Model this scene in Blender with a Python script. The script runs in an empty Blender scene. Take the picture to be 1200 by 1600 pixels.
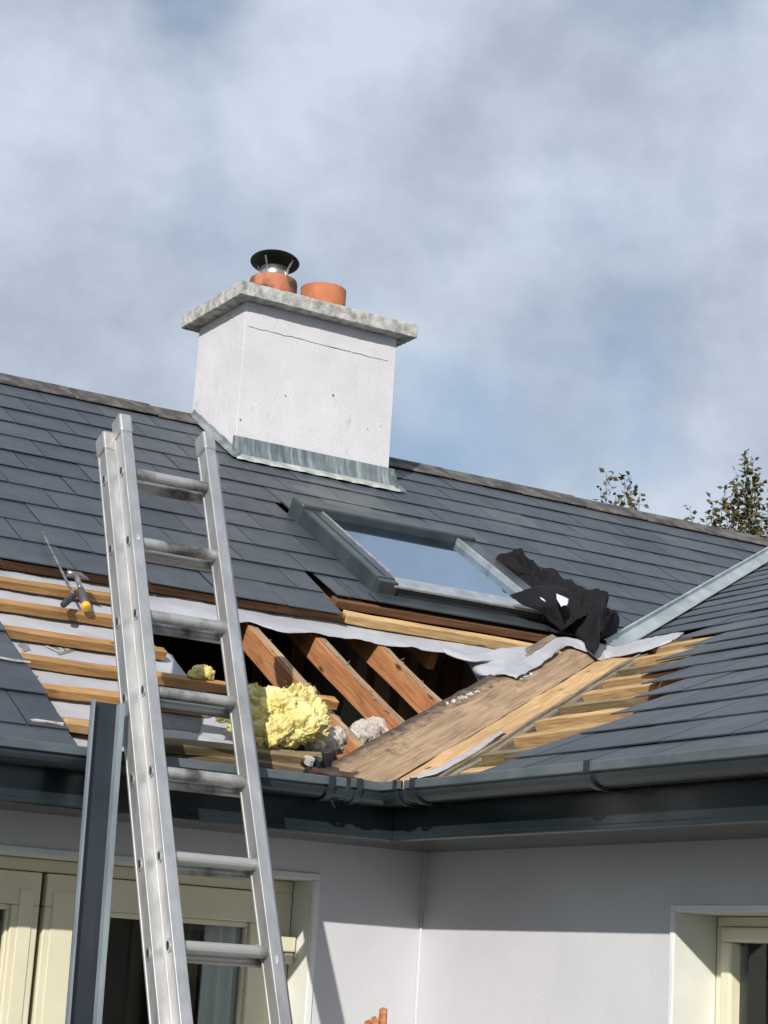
import bpy, bmesh, math, random
from mathutils import Vector, Matrix, noise
random.seed(7)
SC = bpy.context.scene
COL = SC.collection

# ------------------------------------------------------------------ camera, sky, sun, exposure
Z0 = 2.4                                            # height of the eaves above the ground
CAM = Vector((-3.2316, -5.4033, -0.6118 + Z0))
YAW, PITCH, ROLL, FPX = 0.527251, 0.234183, 0.062794, 3070.77
_f = Vector((math.sin(YAW)*math.cos(PITCH), math.cos(YAW)*math.cos(PITCH), math.sin(PITCH)))
_r0 = Vector((math.cos(YAW), -math.sin(YAW), 0)); _u0 = _r0.cross(_f)
_r = _r0*math.cos(ROLL) + _u0*math.sin(ROLL); _u = _r.cross(_f)
cd = bpy.data.cameras.new('camera'); cam = bpy.data.objects.new('camera', cd); COL.objects.link(cam)
m3 = Matrix((_r, _u, -_f)).transposed()
cam.matrix_world = Matrix.Translation(CAM) @ m3.to_4x4()
cd.sensor_fit = 'VERTICAL'; cd.sensor_height = 36.0; cd.sensor_width = 27.0
cd.lens = FPX/1600*36; cd.clip_start = 0.1; cd.clip_end = 3000
SC.camera = cam

SUN_TO = Vector((-1.0, -1.0, 0.74)).normalized()    # direction towards the sun
SUN_EL = math.asin(SUN_TO.z); SUN_AZ = math.atan2(SUN_TO.x, SUN_TO.y)
sd = bpy.data.lights.new('sun', 'SUN'); sd.energy = 4.9; sd.angle = math.radians(0.55); sd.color = (1.0, 0.95, 0.88)
sun = bpy.data.objects.new('sun', sd); COL.objects.link(sun)
sun.location = (-8, -8, 12); sun.rotation_euler = SUN_TO.to_track_quat('Z', 'Y').to_euler()

W = bpy.data.worlds.new('World'); SC.world = W; W.use_nodes = True
nt = W.node_tree; N = nt.nodes; L = nt.links; N.clear()
wo_ = N.new('ShaderNodeOutputWorld'); bg = N.new('ShaderNodeBackground'); bg.inputs['Strength'].default_value = 0.1
sky = N.new('ShaderNodeTexSky'); sky.sky_type = 'NISHITA'; sky.sun_disc = False
sky.sun_elevation = SUN_EL; sky.sun_rotation = SUN_AZ; sky.air_density = 1.0; sky.dust_density = 0.6; sky.ozone_density = 1.5
tc = N.new('ShaderNodeTexCoord'); mp = N.new('ShaderNodeMapping')
mp.inputs['Scale'].default_value = (1.0, 1.0, 1.25); mp.inputs['Location'].default_value = (5.3, 2.2, 0.35)
L.new(tc.outputs['Generated'], mp.inputs['Vector'])
n1 = N.new('ShaderNodeTexNoise'); n1.inputs['Scale'].default_value = 5.0; n1.inputs['Detail'].default_value = 7; n1.inputs['Roughness'].default_value = 0.48; n1.inputs['Distortion'].default_value = 0.0
n2 = N.new('ShaderNodeTexNoise'); n2.inputs['Scale'].default_value = 7.5; n2.inputs['Detail'].default_value = 11; n2.inputs['Roughness'].default_value = 0.58; n2.inputs['Distortion'].default_value = 0.0
L.new(mp.outputs['Vector'], n1.inputs['Vector']); L.new(mp.outputs['Vector'], n2.inputs['Vector'])
r1 = N.new('ShaderNodeValToRGB'); r1.color_ramp.elements[0].position = 0.26; r1.color_ramp.elements[1].position = 0.50
L.new(n1.outputs['Fac'], r1.inputs['Fac'])
r2 = N.new('ShaderNodeValToRGB')                    # cloud brightness, grey undersides to bright tops
e = r2.color_ramp.elements; e[0].position = 0.37; e[0].color = (4.35, 5.05, 6.15, 1); e[1].position = 0.63; e[1].color = (6.3, 7.15, 8.3, 1)
L.new(n2.outputs['Fac'], r2.inputs['Fac'])
mx = N.new('ShaderNodeMix'); mx.data_type = 'RGBA'
L.new(r1.outputs['Color'], mx.inputs[0]); L.new(sky.outputs['Color'], mx.inputs[6]); L.new(r2.outputs['Color'], mx.inputs[7])
L.new(mx.outputs[2], bg.inputs['Color']); L.new(bg.outputs['Background'], wo_.inputs['Surface'])
SC.view_settings.view_transform = 'Standard'; SC.view_settings.look = 'None'
SC.view_settings.gamma = 1.0; SC.view_settings.exposure = 0.0; SC.view_settings.use_curve_mapping = False
SC.cycles.max_bounces = 8; SC.cycles.transparent_max_bounces = 12

# ------------------------------------------------------------------ layout constants (metres, eaves corner at x = y = 0)
TM, TR = 0.58603, 0.43560                           # roof slopes of the two wings
CM, SM = 1/math.sqrt(1+TM*TM), TM/math.sqrt(1+TM*TM)
CR, SR = 1/math.sqrt(1+TR*TR), TR/math.sqrt(1+TR*TR)
VM = TR/TM                                          # valley: y = VM * x
WALL = 0.3917
RIDGE_Y = 3.82
S_RIDGE = RIDGE_Y/CM
RIDGE_X = RIDGE_Y/VM
G, S0, SW, XJ = 0.247, -0.1257, 0.300, -0.7402
MAIN = Matrix(((1,0,0,0),(0,CM,-SM,0),(0,SM,CM,Z0),(0,0,0,1)))          # (x, s, off) -> world
RIGHT = Matrix(((0,CR,-SR,0),(-1,0,0,0),(0,SR,CR,Z0),(0,0,0,1)))        # (u=-y, s, off) -> world
def pm(x, s, off=0.0): return MAIN @ Vector((x, s, off))
def pr(y, s, off=0.0): return RIGHT @ Vector((-y, s, off))
def xval(s): return s*CM/VM                          # valley on the main slope
def yval(s): return s*CR*VM                          # valley on the right slope

def ray(px, py): return _f + _r*((px-600)/FPX) - _u*((py-800)/FPX)
def hit(px, py, n, d):
    v = ray(px, py); n = Vector(n); return CAM + v*((d - CAM.dot(n))/v.dot(n))
NM = Vector((0,-SM,CM)); NR = Vector((-SR,0,CR))
def on_main(px, py, off=0.0): return hit(px, py, NM, off + NM.z*Z0)
def on_right(px, py, off=0.0): return hit(px, py, NR, off + NR.z*Z0)
def on_y(px, py, y): return hit(px, py, (0,1,0), y)
def on_x(px, py, x): return hit(px, py, (1,0,0), x)
def to_main(P): return MAIN.inverted() @ P
def in_view(P, pad=25):
    d = P-CAM; z = d.dot(_f)
    if z <= 0: return False
    x = 600+FPX*d.dot(_r)/z; y = 800-FPX*d.dot(_u)/z
    return -pad < x < 1200+pad and -pad < y < 1600+pad

# ------------------------------------------------------------------ materials
def new_mat(name):
    m = bpy.data.materials.new(name); m.use_nodes = True
    t = m.node_tree; t.nodes.clear()
    o = t.nodes.new('ShaderNodeOutputMaterial'); b = t.nodes.new('ShaderNodeBsdfPrincipled')
    t.links.new(b.outputs['BSDF'], o.inputs['Surface'])
    return m, t, b
def nd(t, typ, **kw):
    n = t.nodes.new(typ)
    for k, v in kw.items():
        if k in n.inputs: n.inputs[k].default_value = v
        else: setattr(n, k, v)
    return n
def coords(t, scale=(1,1,1), rand=True):
    tcn = nd(t, 'ShaderNodeTexCoord'); mpn = nd(t, 'ShaderNodeMapping'); mpn.inputs['Scale'].default_value = scale
    if rand:
        oi = nd(t, 'ShaderNodeObjectInfo'); ml = nd(t, 'ShaderNodeMath', operation='MULTIPLY'); ml.inputs[1].default_value = 37.0
        ad = nd(t, 'ShaderNodeVectorMath', operation='ADD')
        t.links.new(oi.outputs['Random'], ml.inputs[0]); t.links.new(tcn.outputs['Object'], ad.inputs[0]); t.links.new(ml.outputs[0], ad.inputs[1])
        t.links.new(ad.outputs[0], mpn.inputs['Vector'])
    else: t.links.new(tcn.outputs['Object'], mpn.inputs['Vector'])
    return mpn.outputs['Vector']
def noise_n(t, vec, scale, detail=5, rough=0.55, dist=0.0):
    n = nd(t, 'ShaderNodeTexNoise', Scale=scale, Detail=detail, Roughness=rough, Distortion=dist)
    t.links.new(vec, n.inputs['Vector']); return n.outputs['Fac']
def ramp(t, fac, stops):
    r = nd(t, 'ShaderNodeValToRGB'); el = r.color_ramp.elements
    while len(el) < len(stops): el.new(0.5)
    for e_, (p_, c_) in zip(el, stops): e_.position = p_; e_.color = tuple(c_)+(1,) if len(c_) == 3 else c_
    t.links.new(fac, r.inputs['Fac']); return r.outputs['Color']
def mixc(t, fac, a, b, mode='MIX'):
    m = nd(t, 'ShaderNodeMix', data_type='RGBA', blend_type=mode)
    for sock, v in ((0, fac), (6, a), (7, b)):
        if hasattr(v, 'is_output'): t.links.new(v, m.inputs[sock])
        elif sock == 0: m.inputs[0].default_value = v
        else: m.inputs[sock].default_value = tuple(v)+(1,)
    return m.outputs[2]
def bump(t, b, h, strength=0.3, dist=0.01):
    n = nd(t, 'ShaderNodeBump', Strength=strength, Distance=dist); t.links.new(h, n.inputs['Height']); t.links.new(n.outputs['Normal'], b.inputs['Normal'])
def simple(name, c1, c2, scale=6, rough=0.6, metal=0.0, bstr=0.15, bscale=60, bdist=0.004, lo=0.35, hi=0.65, rvar=0.0, spec=0.5):
    m, t, b = new_mat(name); v = coords(t)
    f1 = noise_n(t, v, scale); t.links.new(ramp(t, f1, [(lo, c1), (hi, c2)]), b.inputs['Base Color'])
    b.inputs['Roughness'].default_value = rough; b.inputs['Metallic'].default_value = metal
    b.inputs['Specular IOR Level'].default_value = spec
    if rvar:
        rr = nd(t, 'ShaderNodeMapRange'); rr.inputs[3].default_value = rough-rvar; rr.inputs[4].default_value = rough+rvar
        t.links.new(noise_n(t, v, scale*2.3), rr.inputs[0]); t.links.new(rr.outputs[0], b.inputs['Roughness'])
    if bstr: bump(t, b, noise_n(t, v, bscale, 4), bstr, bdist)
    return m

def slate_mat(name, tint=1.0):
    m, t, b = new_mat(name); v = coords(t)
    oi = nd(t, 'ShaderNodeObjectInfo'); ge = nd(t, 'ShaderNodeNewGeometry')
    sm_ = nd(t, 'ShaderNodeMath', operation='ADD'); t.links.new(oi.outputs['Random'], sm_.inputs[0]); t.links.new(ge.outputs['Random Per Island'], sm_.inputs[1])
    fr = nd(t, 'ShaderNodeMath', operation='FRACT'); t.links.new(sm_.outputs[0], fr.inputs[0])
    base = ramp(t, fr.outputs[0], [(0.0, (0.040*tint, 0.048*tint, 0.059*tint)), (0.5, (0.050*tint, 0.060*tint, 0.072*tint)), (0.85, (0.058*tint, 0.067*tint, 0.079*tint)), (1.0, (0.070*tint, 0.076*tint, 0.084*tint))])
    st = ramp(t, noise_n(t, v, 7, 6, 0.6), [(0.3, (0.82,0.82,0.84)), (0.7, (1.18,1.17,1.15))])
    c = mixc(t, 1.0, base, st, 'MULTIPLY')
    lic = ramp(t, noise_n(t, v, 45, 3, 0.6), [(0.70, (0,0,0)), (0.80, (0.35,0.35,0.35))])
    c = mixc(t, lic, c, (0.16, 0.165, 0.16))
    # grey-green run-off staining below the chimney lead
    ps = nd(t, 'ShaderNodeVectorMath', operation='SUBTRACT'); t.links.new(ge.outputs['Position'], ps.inputs[0]); ps.inputs[1].default_value = (1.45, 2.98, Z0+1.75)
    sc_ = nd(t, 'ShaderNodeVectorMath', operation='MULTIPLY'); t.links.new(ps.outputs[0], sc_.inputs[0]); sc_.inputs[1].default_value = (1.75, 2.6, 0.0)
    ln = nd(t, 'ShaderNodeVectorMath', operation='LENGTH'); t.links.new(sc_.outputs[0], ln.inputs[0])
    ja = nd(t, 'ShaderNodeMath', operation='MULTIPLY_ADD'); t.links.new(noise_n(t, ge.outputs['Position'], 6, 5, 0.6), ja.inputs[0]); ja.inputs[1].default_value = 0.9; t.links.new(ln.outputs['Value'], ja.inputs[2])
    sm2 = ramp(t, ja.outputs[0], [(0.85, (0.75,0.75,0.75)), (1.0, (0,0,0))])
    c = mixc(t, sm2, c, (0.105, 0.118, 0.118))
    drk = ramp(t, noise_n(t, ge.outputs['Position'], 1.1, 4, 0.6), [(0.35, (0.80,0.81,0.83)), (0.65, (1.16,1.15,1.13))])
    c = mixc(t, 1.0, c, drk, 'MULTIPLY')
    t.links.new(c, b.inputs['Base Color'])
    rr = nd(t, 'ShaderNodeMapRange'); rr.inputs[3].default_value = 0.34; rr.inputs[4].default_value = 0.62
    t.links.new(noise_n(t, v, 12), rr.inputs[0]); t.links.new(rr.outputs[0], b.inputs['Roughness'])
    bump(t, b, noise_n(t, v, 30, 6, 0.6), 0.22, 0.004)
    return m

def wood_mat(name, dark, mid, light, grain=1.0, rough=0.75, stain=None, stain_at=0.62, knots=True, rind=None):
    m, t, b = new_mat(name)
    v = coords(t, (1.6*grain, 22*grain, 22*grain)); v2 = coords(t, (1,1,1))
    f1 = noise_n(t, v, 2.6, 9, 0.68, 0.7)
    c = ramp(t, f1, [(0.30, dark), (0.5, mid), (0.70, light)])
    fine = ramp(t, noise_n(t, coords(t, (4*grain, 110*grain, 110*grain)), 2.0, 4, 0.6), [(0.35, (0.80,0.79,0.78)), (0.65, (1.12,1.11,1.1))])
    c = mixc(t, 1.0, c, fine, 'MULTIPLY')
    big = ramp(t, noise_n(t, v2, 3.0, 4), [(0.3, (0.78,0.76,0.74)), (0.7, (1.15,1.13,1.1))])
    c = mixc(t, 1.0, c, big, 'MULTIPLY')
    oi = nd(t, 'ShaderNodeObjectInfo'); pv = ramp(t, oi.outputs['Random'], [(0, (0.85,0.84,0.83)), (1, (1.12,1.1,1.06))])
    c = mixc(t, 1.0, c, pv, 'MULTIPLY')
    if knots:
        vo = nd(t, 'ShaderNodeTexVoronoi', Scale=5.0); t.links.new(coords(t, (0.8, 2.2, 2.2)), vo.inputs['Vector'])
        kf = ramp(t, vo.outputs['Distance'], [(0.07, (1,1,1)), (0.15, (0,0,0))])
        c = mixc(t, kf, c, tuple(k*0.35 for k in dark))
    if stain:
        sf = ramp(t, noise_n(t, v2, 6, 6, 0.65), [(stain_at, (0,0,0)), (stain_at+0.12, (0.85,0.85,0.85))])
        c = mixc(t, sf, c, stain)
    if rind:                                         # mould along one edge of the plank
        tcn = nd(t, 'ShaderNodeTexCoord'); sx = nd(t, 'ShaderNodeSeparateXYZ'); t.links.new(tcn.outputs['Object'], sx.inputs[0])
        ab = nd(t, 'ShaderNodeMath', operation='ABSOLUTE'); t.links.new(sx.outputs['Y'], ab.inputs[0])
        ma = nd(t, 'ShaderNodeMath', operation='MULTIPLY_ADD'); t.links.new(noise_n(t, coords(t, (5, 14, 14)), 2.2, 7, 0.7), ma.inputs[0]); ma.inputs[1].default_value = 0.16; t.links.new(ab.outputs[0], ma.inputs[2])
        c = mixc(t, ramp(t, ma.outputs[0], [(rind, (0,0,0)), (rind+0.05, (0.9,0.9,0.9))]), c, (0.045,0.036,0.032))
    t.links.new(c, b.inputs['Base Color']); b.inputs['Roughness'].default_value = rough; b.inputs['Specular IOR Level'].default_value = 0.25
    bump(t, b, f1, 0.35, 0.004)
    return m

def wall_mat(name, col, rough_scale, bstr, bdist, dirt):
    m, t, b = new_mat(name); v = coords(t, (1,1,1), False)
    c = ramp(t, noise_n(t, v, 1.6, 7, 0.6), [(0.3, tuple(x*0.88 for x in col)), (0.7, tuple(min(1,x*1.04) for x in col))])
    d = ramp(t, noise_n(t, coords(t, (3,3,1.2), False), 5, 7, 0.7), [(0.60, (0,0,0)), (0.80, (dirt,dirt,dirt))])
    c = mixc(t, d, c, (0.30,0.29,0.27))
    sp = ramp(t, noise_n(t, v, 38, 3, 0.7), [(0.68, (0,0,0)), (0.76, (dirt*0.9,)*3)])
    c = mixc(t, sp, c, (0.22,0.21,0.20))
    t.links.new(c, b.inputs['Base Color']); b.inputs['Roughness'].default_value = 0.9; b.inputs['Specular IOR Level'].default_value = 0.2
    bump(t, b, noise_n(t, v, rough_scale, 5, 0.6), bstr, bdist)
    return m

def glass_mat(name, ior, tint):
    m = bpy.data.materials.new(name); m.use_nodes = True; t = m.node_tree; t.nodes.clear()
    o = nd(t, 'ShaderNodeOutputMaterial'); tr = nd(t, 'ShaderNodeBsdfTransparent'); gl = nd(t, 'ShaderNodeBsdfGlossy'); fr = nd(t, 'ShaderNodeFresnel', IOR=ior) if ior < 3 else nd(t, 'ShaderNodeLayerWeight', Blend=0.42); mx_ = nd(t, 'ShaderNodeMixShader')
    tr.inputs['Color'].default_value = tint; gl.inputs['Roughness'].default_value = 0.015; gl.inputs['Color'].default_value = (0.95,0.97,1,1) if ior < 3 else (0.70,0.82,0.95,1)
    t.links.new(fr.outputs[1 if ior >= 3 else 0], mx_.inputs[0]); t.links.new(tr.outputs[0], mx_.inputs[1]); t.links.new(gl.outputs[0], mx_.inputs[2]); t.links.new(mx_.outputs[0], o.inputs['Surface'])
    return m

def alu_mat():
    m, t, b = new_mat('aluminium'); v = coords(t, (3,3,0.8)); vs = coords(t, (40,40,1.5))
    c = ramp(t, noise_n(t, v, 6, 6, 0.6), [(0.28, (0.36,0.36,0.355)), (0.5, (0.46,0.46,0.46)), (0.72, (0.56,0.565,0.57))])
    sp = ramp(t, noise_n(t, v, 14, 3, 0.6), [(0.74, (0,0,0)), (0.77, (1,1,1))])
    c2 = mixc(t, sp, c, (0.82,0.82,0.80))
    t.links.new(c2, b.inputs['Base Color'])
    mm = nd(t, 'ShaderNodeMapRange'); mm.inputs[3].default_value = 0.70; mm.inputs[4].default_value = 0.0; t.links.new(sp, mm.inputs[0]); t.links.new(mm.outputs[0], b.inputs['Metallic'])
    rr = nd(t, 'ShaderNodeMapRange'); rr.inputs[3].default_value = 0.34; rr.inputs[4].default_value = 0.62
    t.links.new(noise_n(t, vs, 3), rr.inputs[0]); t.links.new(rr.outputs[0], b.inputs['Roughness'])
    bump(t, b, noise_n(t, vs, 4), 0.08, 0.002)
    return m

MT = {}
MT['slate'] = slate_mat('slate')
MT['wall'] = wall_mat('wall_render', (0.575,0.575,0.605), 120, 0.25, 0.004, 0.08)
MT['stack'] = wall_mat('chimney_render', (0.63,0.62,0.645), 130, 0.5, 0.006, 0.75)
MT['band'] = simple('plaster_band', (0.62,0.65,0.64), (0.74,0.76,0.75), 8, 0.8)
MT['reveal'] = simple('reveal_paint', (0.66,0.66,0.60), (0.72,0.72,0.66), 8, 0.85, bscale=90)
MT['concrete'] = simple('cap_concrete', (0.20,0.20,0.19), (0.50,0.49,0.46), 22, 0.95, bstr=0.7, bscale=45, bdist=0.01, lo=0.3, hi=0.62)
MT['terracotta'] = simple('terracotta', (0.34,0.105,0.045), (0.47,0.17,0.07), 7, 0.75, bstr=0.15)
MT['sooty_terracotta'] = simple('sooty_terracotta', (0.07,0.035,0.025), (0.42,0.15,0.075), 9, 0.8, lo=0.38, hi=0.55)
MT['cowl'] = simple('cowl_black', (0.010,0.014,0.014), (0.022,0.03,0.03), 6, 0.5, bstr=0.1)
MT['steel'] = simple('flue_steel', (0.30,0.28,0.25), (0.68,0.67,0.65), 12, 0.35, 0.9, bstr=0.1)
MT['lead'] = simple('lead', (0.13,0.155,0.165), (0.30,0.335,0.345), 9, 0.55, 0.35, bstr=0.3, bscale=35, rvar=0.12)
MT['lead_green'] = simple('lead_weathered', (0.13,0.16,0.165), (0.42,0.46,0.42), 11, 0.7, 0.15, bstr=0.3, bscale=30)
def streak_mat(name, c1, c2, c3):
    m, t, b = new_mat(name); v = coords(t, (26, 5, 2.5))
    t.links.new(ramp(t, noise_n(t, v, 1.4, 5, 0.6), [(0.3, c1), (0.52, c2), (0.72, c3)]), b.inputs['Base Color']); b.inputs['Roughness'].default_value = 0.6; b.inputs['Metallic'].default_value = 0.2
    bump(t, b, noise_n(t, coords(t), 30), 0.25, 0.004); return m
MT['lead_streaked'] = streak_mat('lead_streaked', (0.07,0.09,0.105), (0.16,0.195,0.21), (0.38,0.42,0.41))
MT['lead_pale'] = simple('lead_edge_bloom', (0.27,0.29,0.27), (0.47,0.49,0.45), 14, 0.75, 0.1, bstr=0.3, bscale=30)
MT['valley_metal'] = simple('valley_metal', (0.30,0.34,0.355), (0.46,0.50,0.51), 5, 0.45, 0.3, bstr=0.15, bscale=30, rvar=0.1)
MT['ridge'] = simple('ridge_tile', (0.045,0.044,0.043), (0.17,0.152,0.130), 11, 0.9, bstr=0.5, bscale=40, bdist=0.01, lo=0.40, hi=0.75)
MT['fascia'] = simple('fascia_upvc', (0.011,0.017,0.021), (0.020,0.028,0.034), 3, 0.2, bstr=0.06, rvar=0.08)
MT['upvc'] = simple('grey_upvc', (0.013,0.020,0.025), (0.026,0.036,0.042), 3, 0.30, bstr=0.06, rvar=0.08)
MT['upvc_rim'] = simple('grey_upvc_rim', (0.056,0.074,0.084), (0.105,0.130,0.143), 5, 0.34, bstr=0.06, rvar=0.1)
MT['channel'] = simple('anthracite_powder_coat', (0.014,0.018,0.026), (0.022,0.027,0.037), 4, 0.36, bstr=0.04)
MT['channel_edge_sunlit'] = simple('channel_return_sunlit', (0.15,0.18,0.21), (0.22,0.26,0.29), 4, 0.35, bstr=0.04)  # paler copy of the coat, sunlight on the flanges put into the colour
MT['cream'] = simple('cream_upvc', (0.64,0.60,0.44), (0.71,0.67,0.51), 3, 0.38, bstr=0.03)
MT['gasket'] = simple('gasket', (0.10,0.09,0.06), (0.14,0.12,0.08), 5, 0.6, bstr=0)
MT['glass'] = glass_mat('window_glass', 1.5, (0.90,0.93,0.92,1))
MT['skyglass'] = glass_mat('skylight_glass', 3.0, (0.45,0.55,0.66,1))
MT['skyframe'] = simple('skylight_cladding', (0.050,0.062,0.067), (0.080,0.096,0.102), 6, 0.36, 0.4, bstr=0.06, rvar=0.08)
MT['skylight_trim'] = simple('skylight_bright_trim', (0.30,0.32,0.33), (0.48,0.50,0.51), 12, 0.35, 0.5, bstr=0.05)
MT['pine'] = wood_mat('skylight_pine', (0.16,0.10,0.05), (0.26,0.18,0.10), (0.34,0.25,0.15))
MT['curtain'] = simple('curtain_cloth', (0.66,0.72,0.68), (0.76,0.81,0.78), 4, 0.9, bstr=0.2)
MT['curtain_brown'] = simple('curtain_lining', (0.13,0.12,0.085), (0.2,0.185,0.13), 4, 0.9, bstr=0.2)
MT['room'] = simple('room_plaster', (0.18,0.18,0.17), (0.24,0.24,0.22), 2, 0.9, bstr=0)
MT['membrane'] = simple('roof_membrane', (0.33,0.335,0.36), (0.42,0.425,0.455), 5, 0.8, bstr=0.25, bscale=70, bdist=0.003)
MT['print'] = simple('membrane_print', (0.16,0.155,0.165), (0.23,0.22,0.23), 30, 0.8, bstr=0)
MT['batten'] = wood_mat('batten_softwood', (0.26,0.135,0.05), (0.40,0.23,0.095), (0.52,0.33,0.155))
MT['batten_pale'] = wood_mat('batten_pale', (0.34,0.22,0.10), (0.50,0.34,0.17), (0.62,0.46,0.26))
MT['batten_old'] = wood_mat('weathered_batten', (0.13,0.105,0.06), (0.24,0.19,0.11), (0.36,0.29,0.18), stain=(0.10,0.10,0.045), stain_at=0.55)
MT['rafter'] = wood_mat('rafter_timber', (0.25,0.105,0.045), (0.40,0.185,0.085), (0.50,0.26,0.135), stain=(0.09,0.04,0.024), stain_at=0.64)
MT['attic_and_shade_wood'] = wood_mat('attic_and_shade_timber', (0.10,0.05,0.025), (0.18,0.095,0.05), (0.25,0.14,0.08))  # attic timber; its dark tone also stands in for shade on some battens
MT['board_dark'] = wood_mat('weathered_board', (0.21,0.147,0.098), (0.335,0.242,0.160), (0.43,0.325,0.222), grain=0.7, stain=(0.10,0.072,0.052), stain_at=0.58, rind=0.222)
MT['board_light'] = wood_mat('fresh_board', (0.36,0.225,0.11), (0.52,0.345,0.18), (0.62,0.44,0.25), grain=0.7, stain=(0.24,0.15,0.08), stain_at=0.62)
MT['grey_wood'] = wood_mat('grey_timber', (0.12,0.10,0.075), (0.23,0.195,0.145), (0.34,0.30,0.23))
MT['splinter'] = wood_mat('splintered_timber', (0.22,0.07,0.03), (0.48,0.20,0.085), (0.62,0.36,0.2))
MT['wool'] = simple('yellow_glass_wool', (0.62,0.52,0.17), (0.78,0.69,0.34), 9, 0.95, bstr=0.9, bscale=70, bdist=0.012, spec=0.1)
MT['wool'].node_tree.nodes['Principled BSDF'].inputs['Subsurface Weight'].default_value = 0.6
MT['wool'].node_tree.nodes['Principled BSDF'].inputs['Subsurface Radius'].default_value = (0.05, 0.04, 0.015)
MT['pale_wool'] = simple('pale_wool', (0.36,0.32,0.27), (0.58,0.53,0.47), 14, 0.95, bstr=0.9, bscale=60, bdist=0.012, spec=0.1)
MT['jacket'] = simple('black_cloth', (0.0055,0.0055,0.0065), (0.009,0.009,0.011), 10, 0.85, bstr=0.15, bscale=120, bdist=0.002, spec=0.25)
MT['label_white'] = simple('white_cloth', (0.6,0.6,0.6), (0.75,0.75,0.75), 10, 0.8)
MT['tool_steel'] = simple('tool_steel', (0.16,0.15,0.14), (0.42,0.42,0.42), 20, 0.4, 0.8, bstr=0.1)
MT['rubber'] = simple('black_rubber', (0.018,0.02,0.024), (0.035,0.037,0.042), 10, 0.6, bstr=0.1)
MT['tool_grip'] = simple('grey_grip', (0.05,0.045,0.06), (0.09,0.08,0.10), 10, 0.6, bstr=0.1)
MT['tool_yellow'] = simple('yellow_plastic', (0.72,0.38,0.02), (0.80,0.45,0.03), 8, 0.45, bstr=0.05)
MT['rusty'] = simple('dark_brown_block', (0.035,0.02,0.016), (0.09,0.05,0.035), 14, 0.8, bstr=0.4)
MT['mortar'] = simple('mortar', (0.30,0.29,0.27), (0.52,0.50,0.47), 20, 0.95, bstr=0.8, bscale=50, bdist=0.01)
MT['alu'] = alu_mat()
MT['dark'] = simple('hole_shade', (0.008,0.008,0.008), (0.012,0.012,0.012), 5, 0.8, bstr=0)  # near-black colour standing in for shade inside the hollow rungs
MT['grass'] = simple('lawn', (0.035,0.055,0.018), (0.06,0.085,0.03), 3, 0.95, bstr=0.8, bscale=40, bdist=0.03)
MT['paving'] = simple('concrete_paving', (0.055,0.052,0.048), (0.10,0.095,0.088), 9, 0.9, bstr=0.6)
MT['bark'] = simple('bark', (0.06,0.045,0.03), (0.13,0.10,0.07), 12, 0.9, bstr=0.5)
MT['alu_grime'] = simple('aluminium_grimy', (0.11,0.105,0.10), (0.47,0.47,0.46), 7, 0.45, 0.6, bstr=0.15, lo=0.36, hi=0.52, rvar=0.12)
def leaf_mat():
    m, t, b = new_mat('leaf'); ge = nd(t, 'ShaderNodeNewGeometry')
    c = ramp(t, ge.outputs['Random Per Island'], [(0.0, (0.028,0.036,0.012)), (0.55, (0.055,0.065,0.018)), (0.82, (0.11,0.085,0.022)), (1.0, (0.14,0.06,0.02))])
    t.links.new(c, b.inputs['Base Color']); b.inputs['Roughness'].default_value = 0.5
    return m
MT['leaf'] = leaf_mat()

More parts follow.
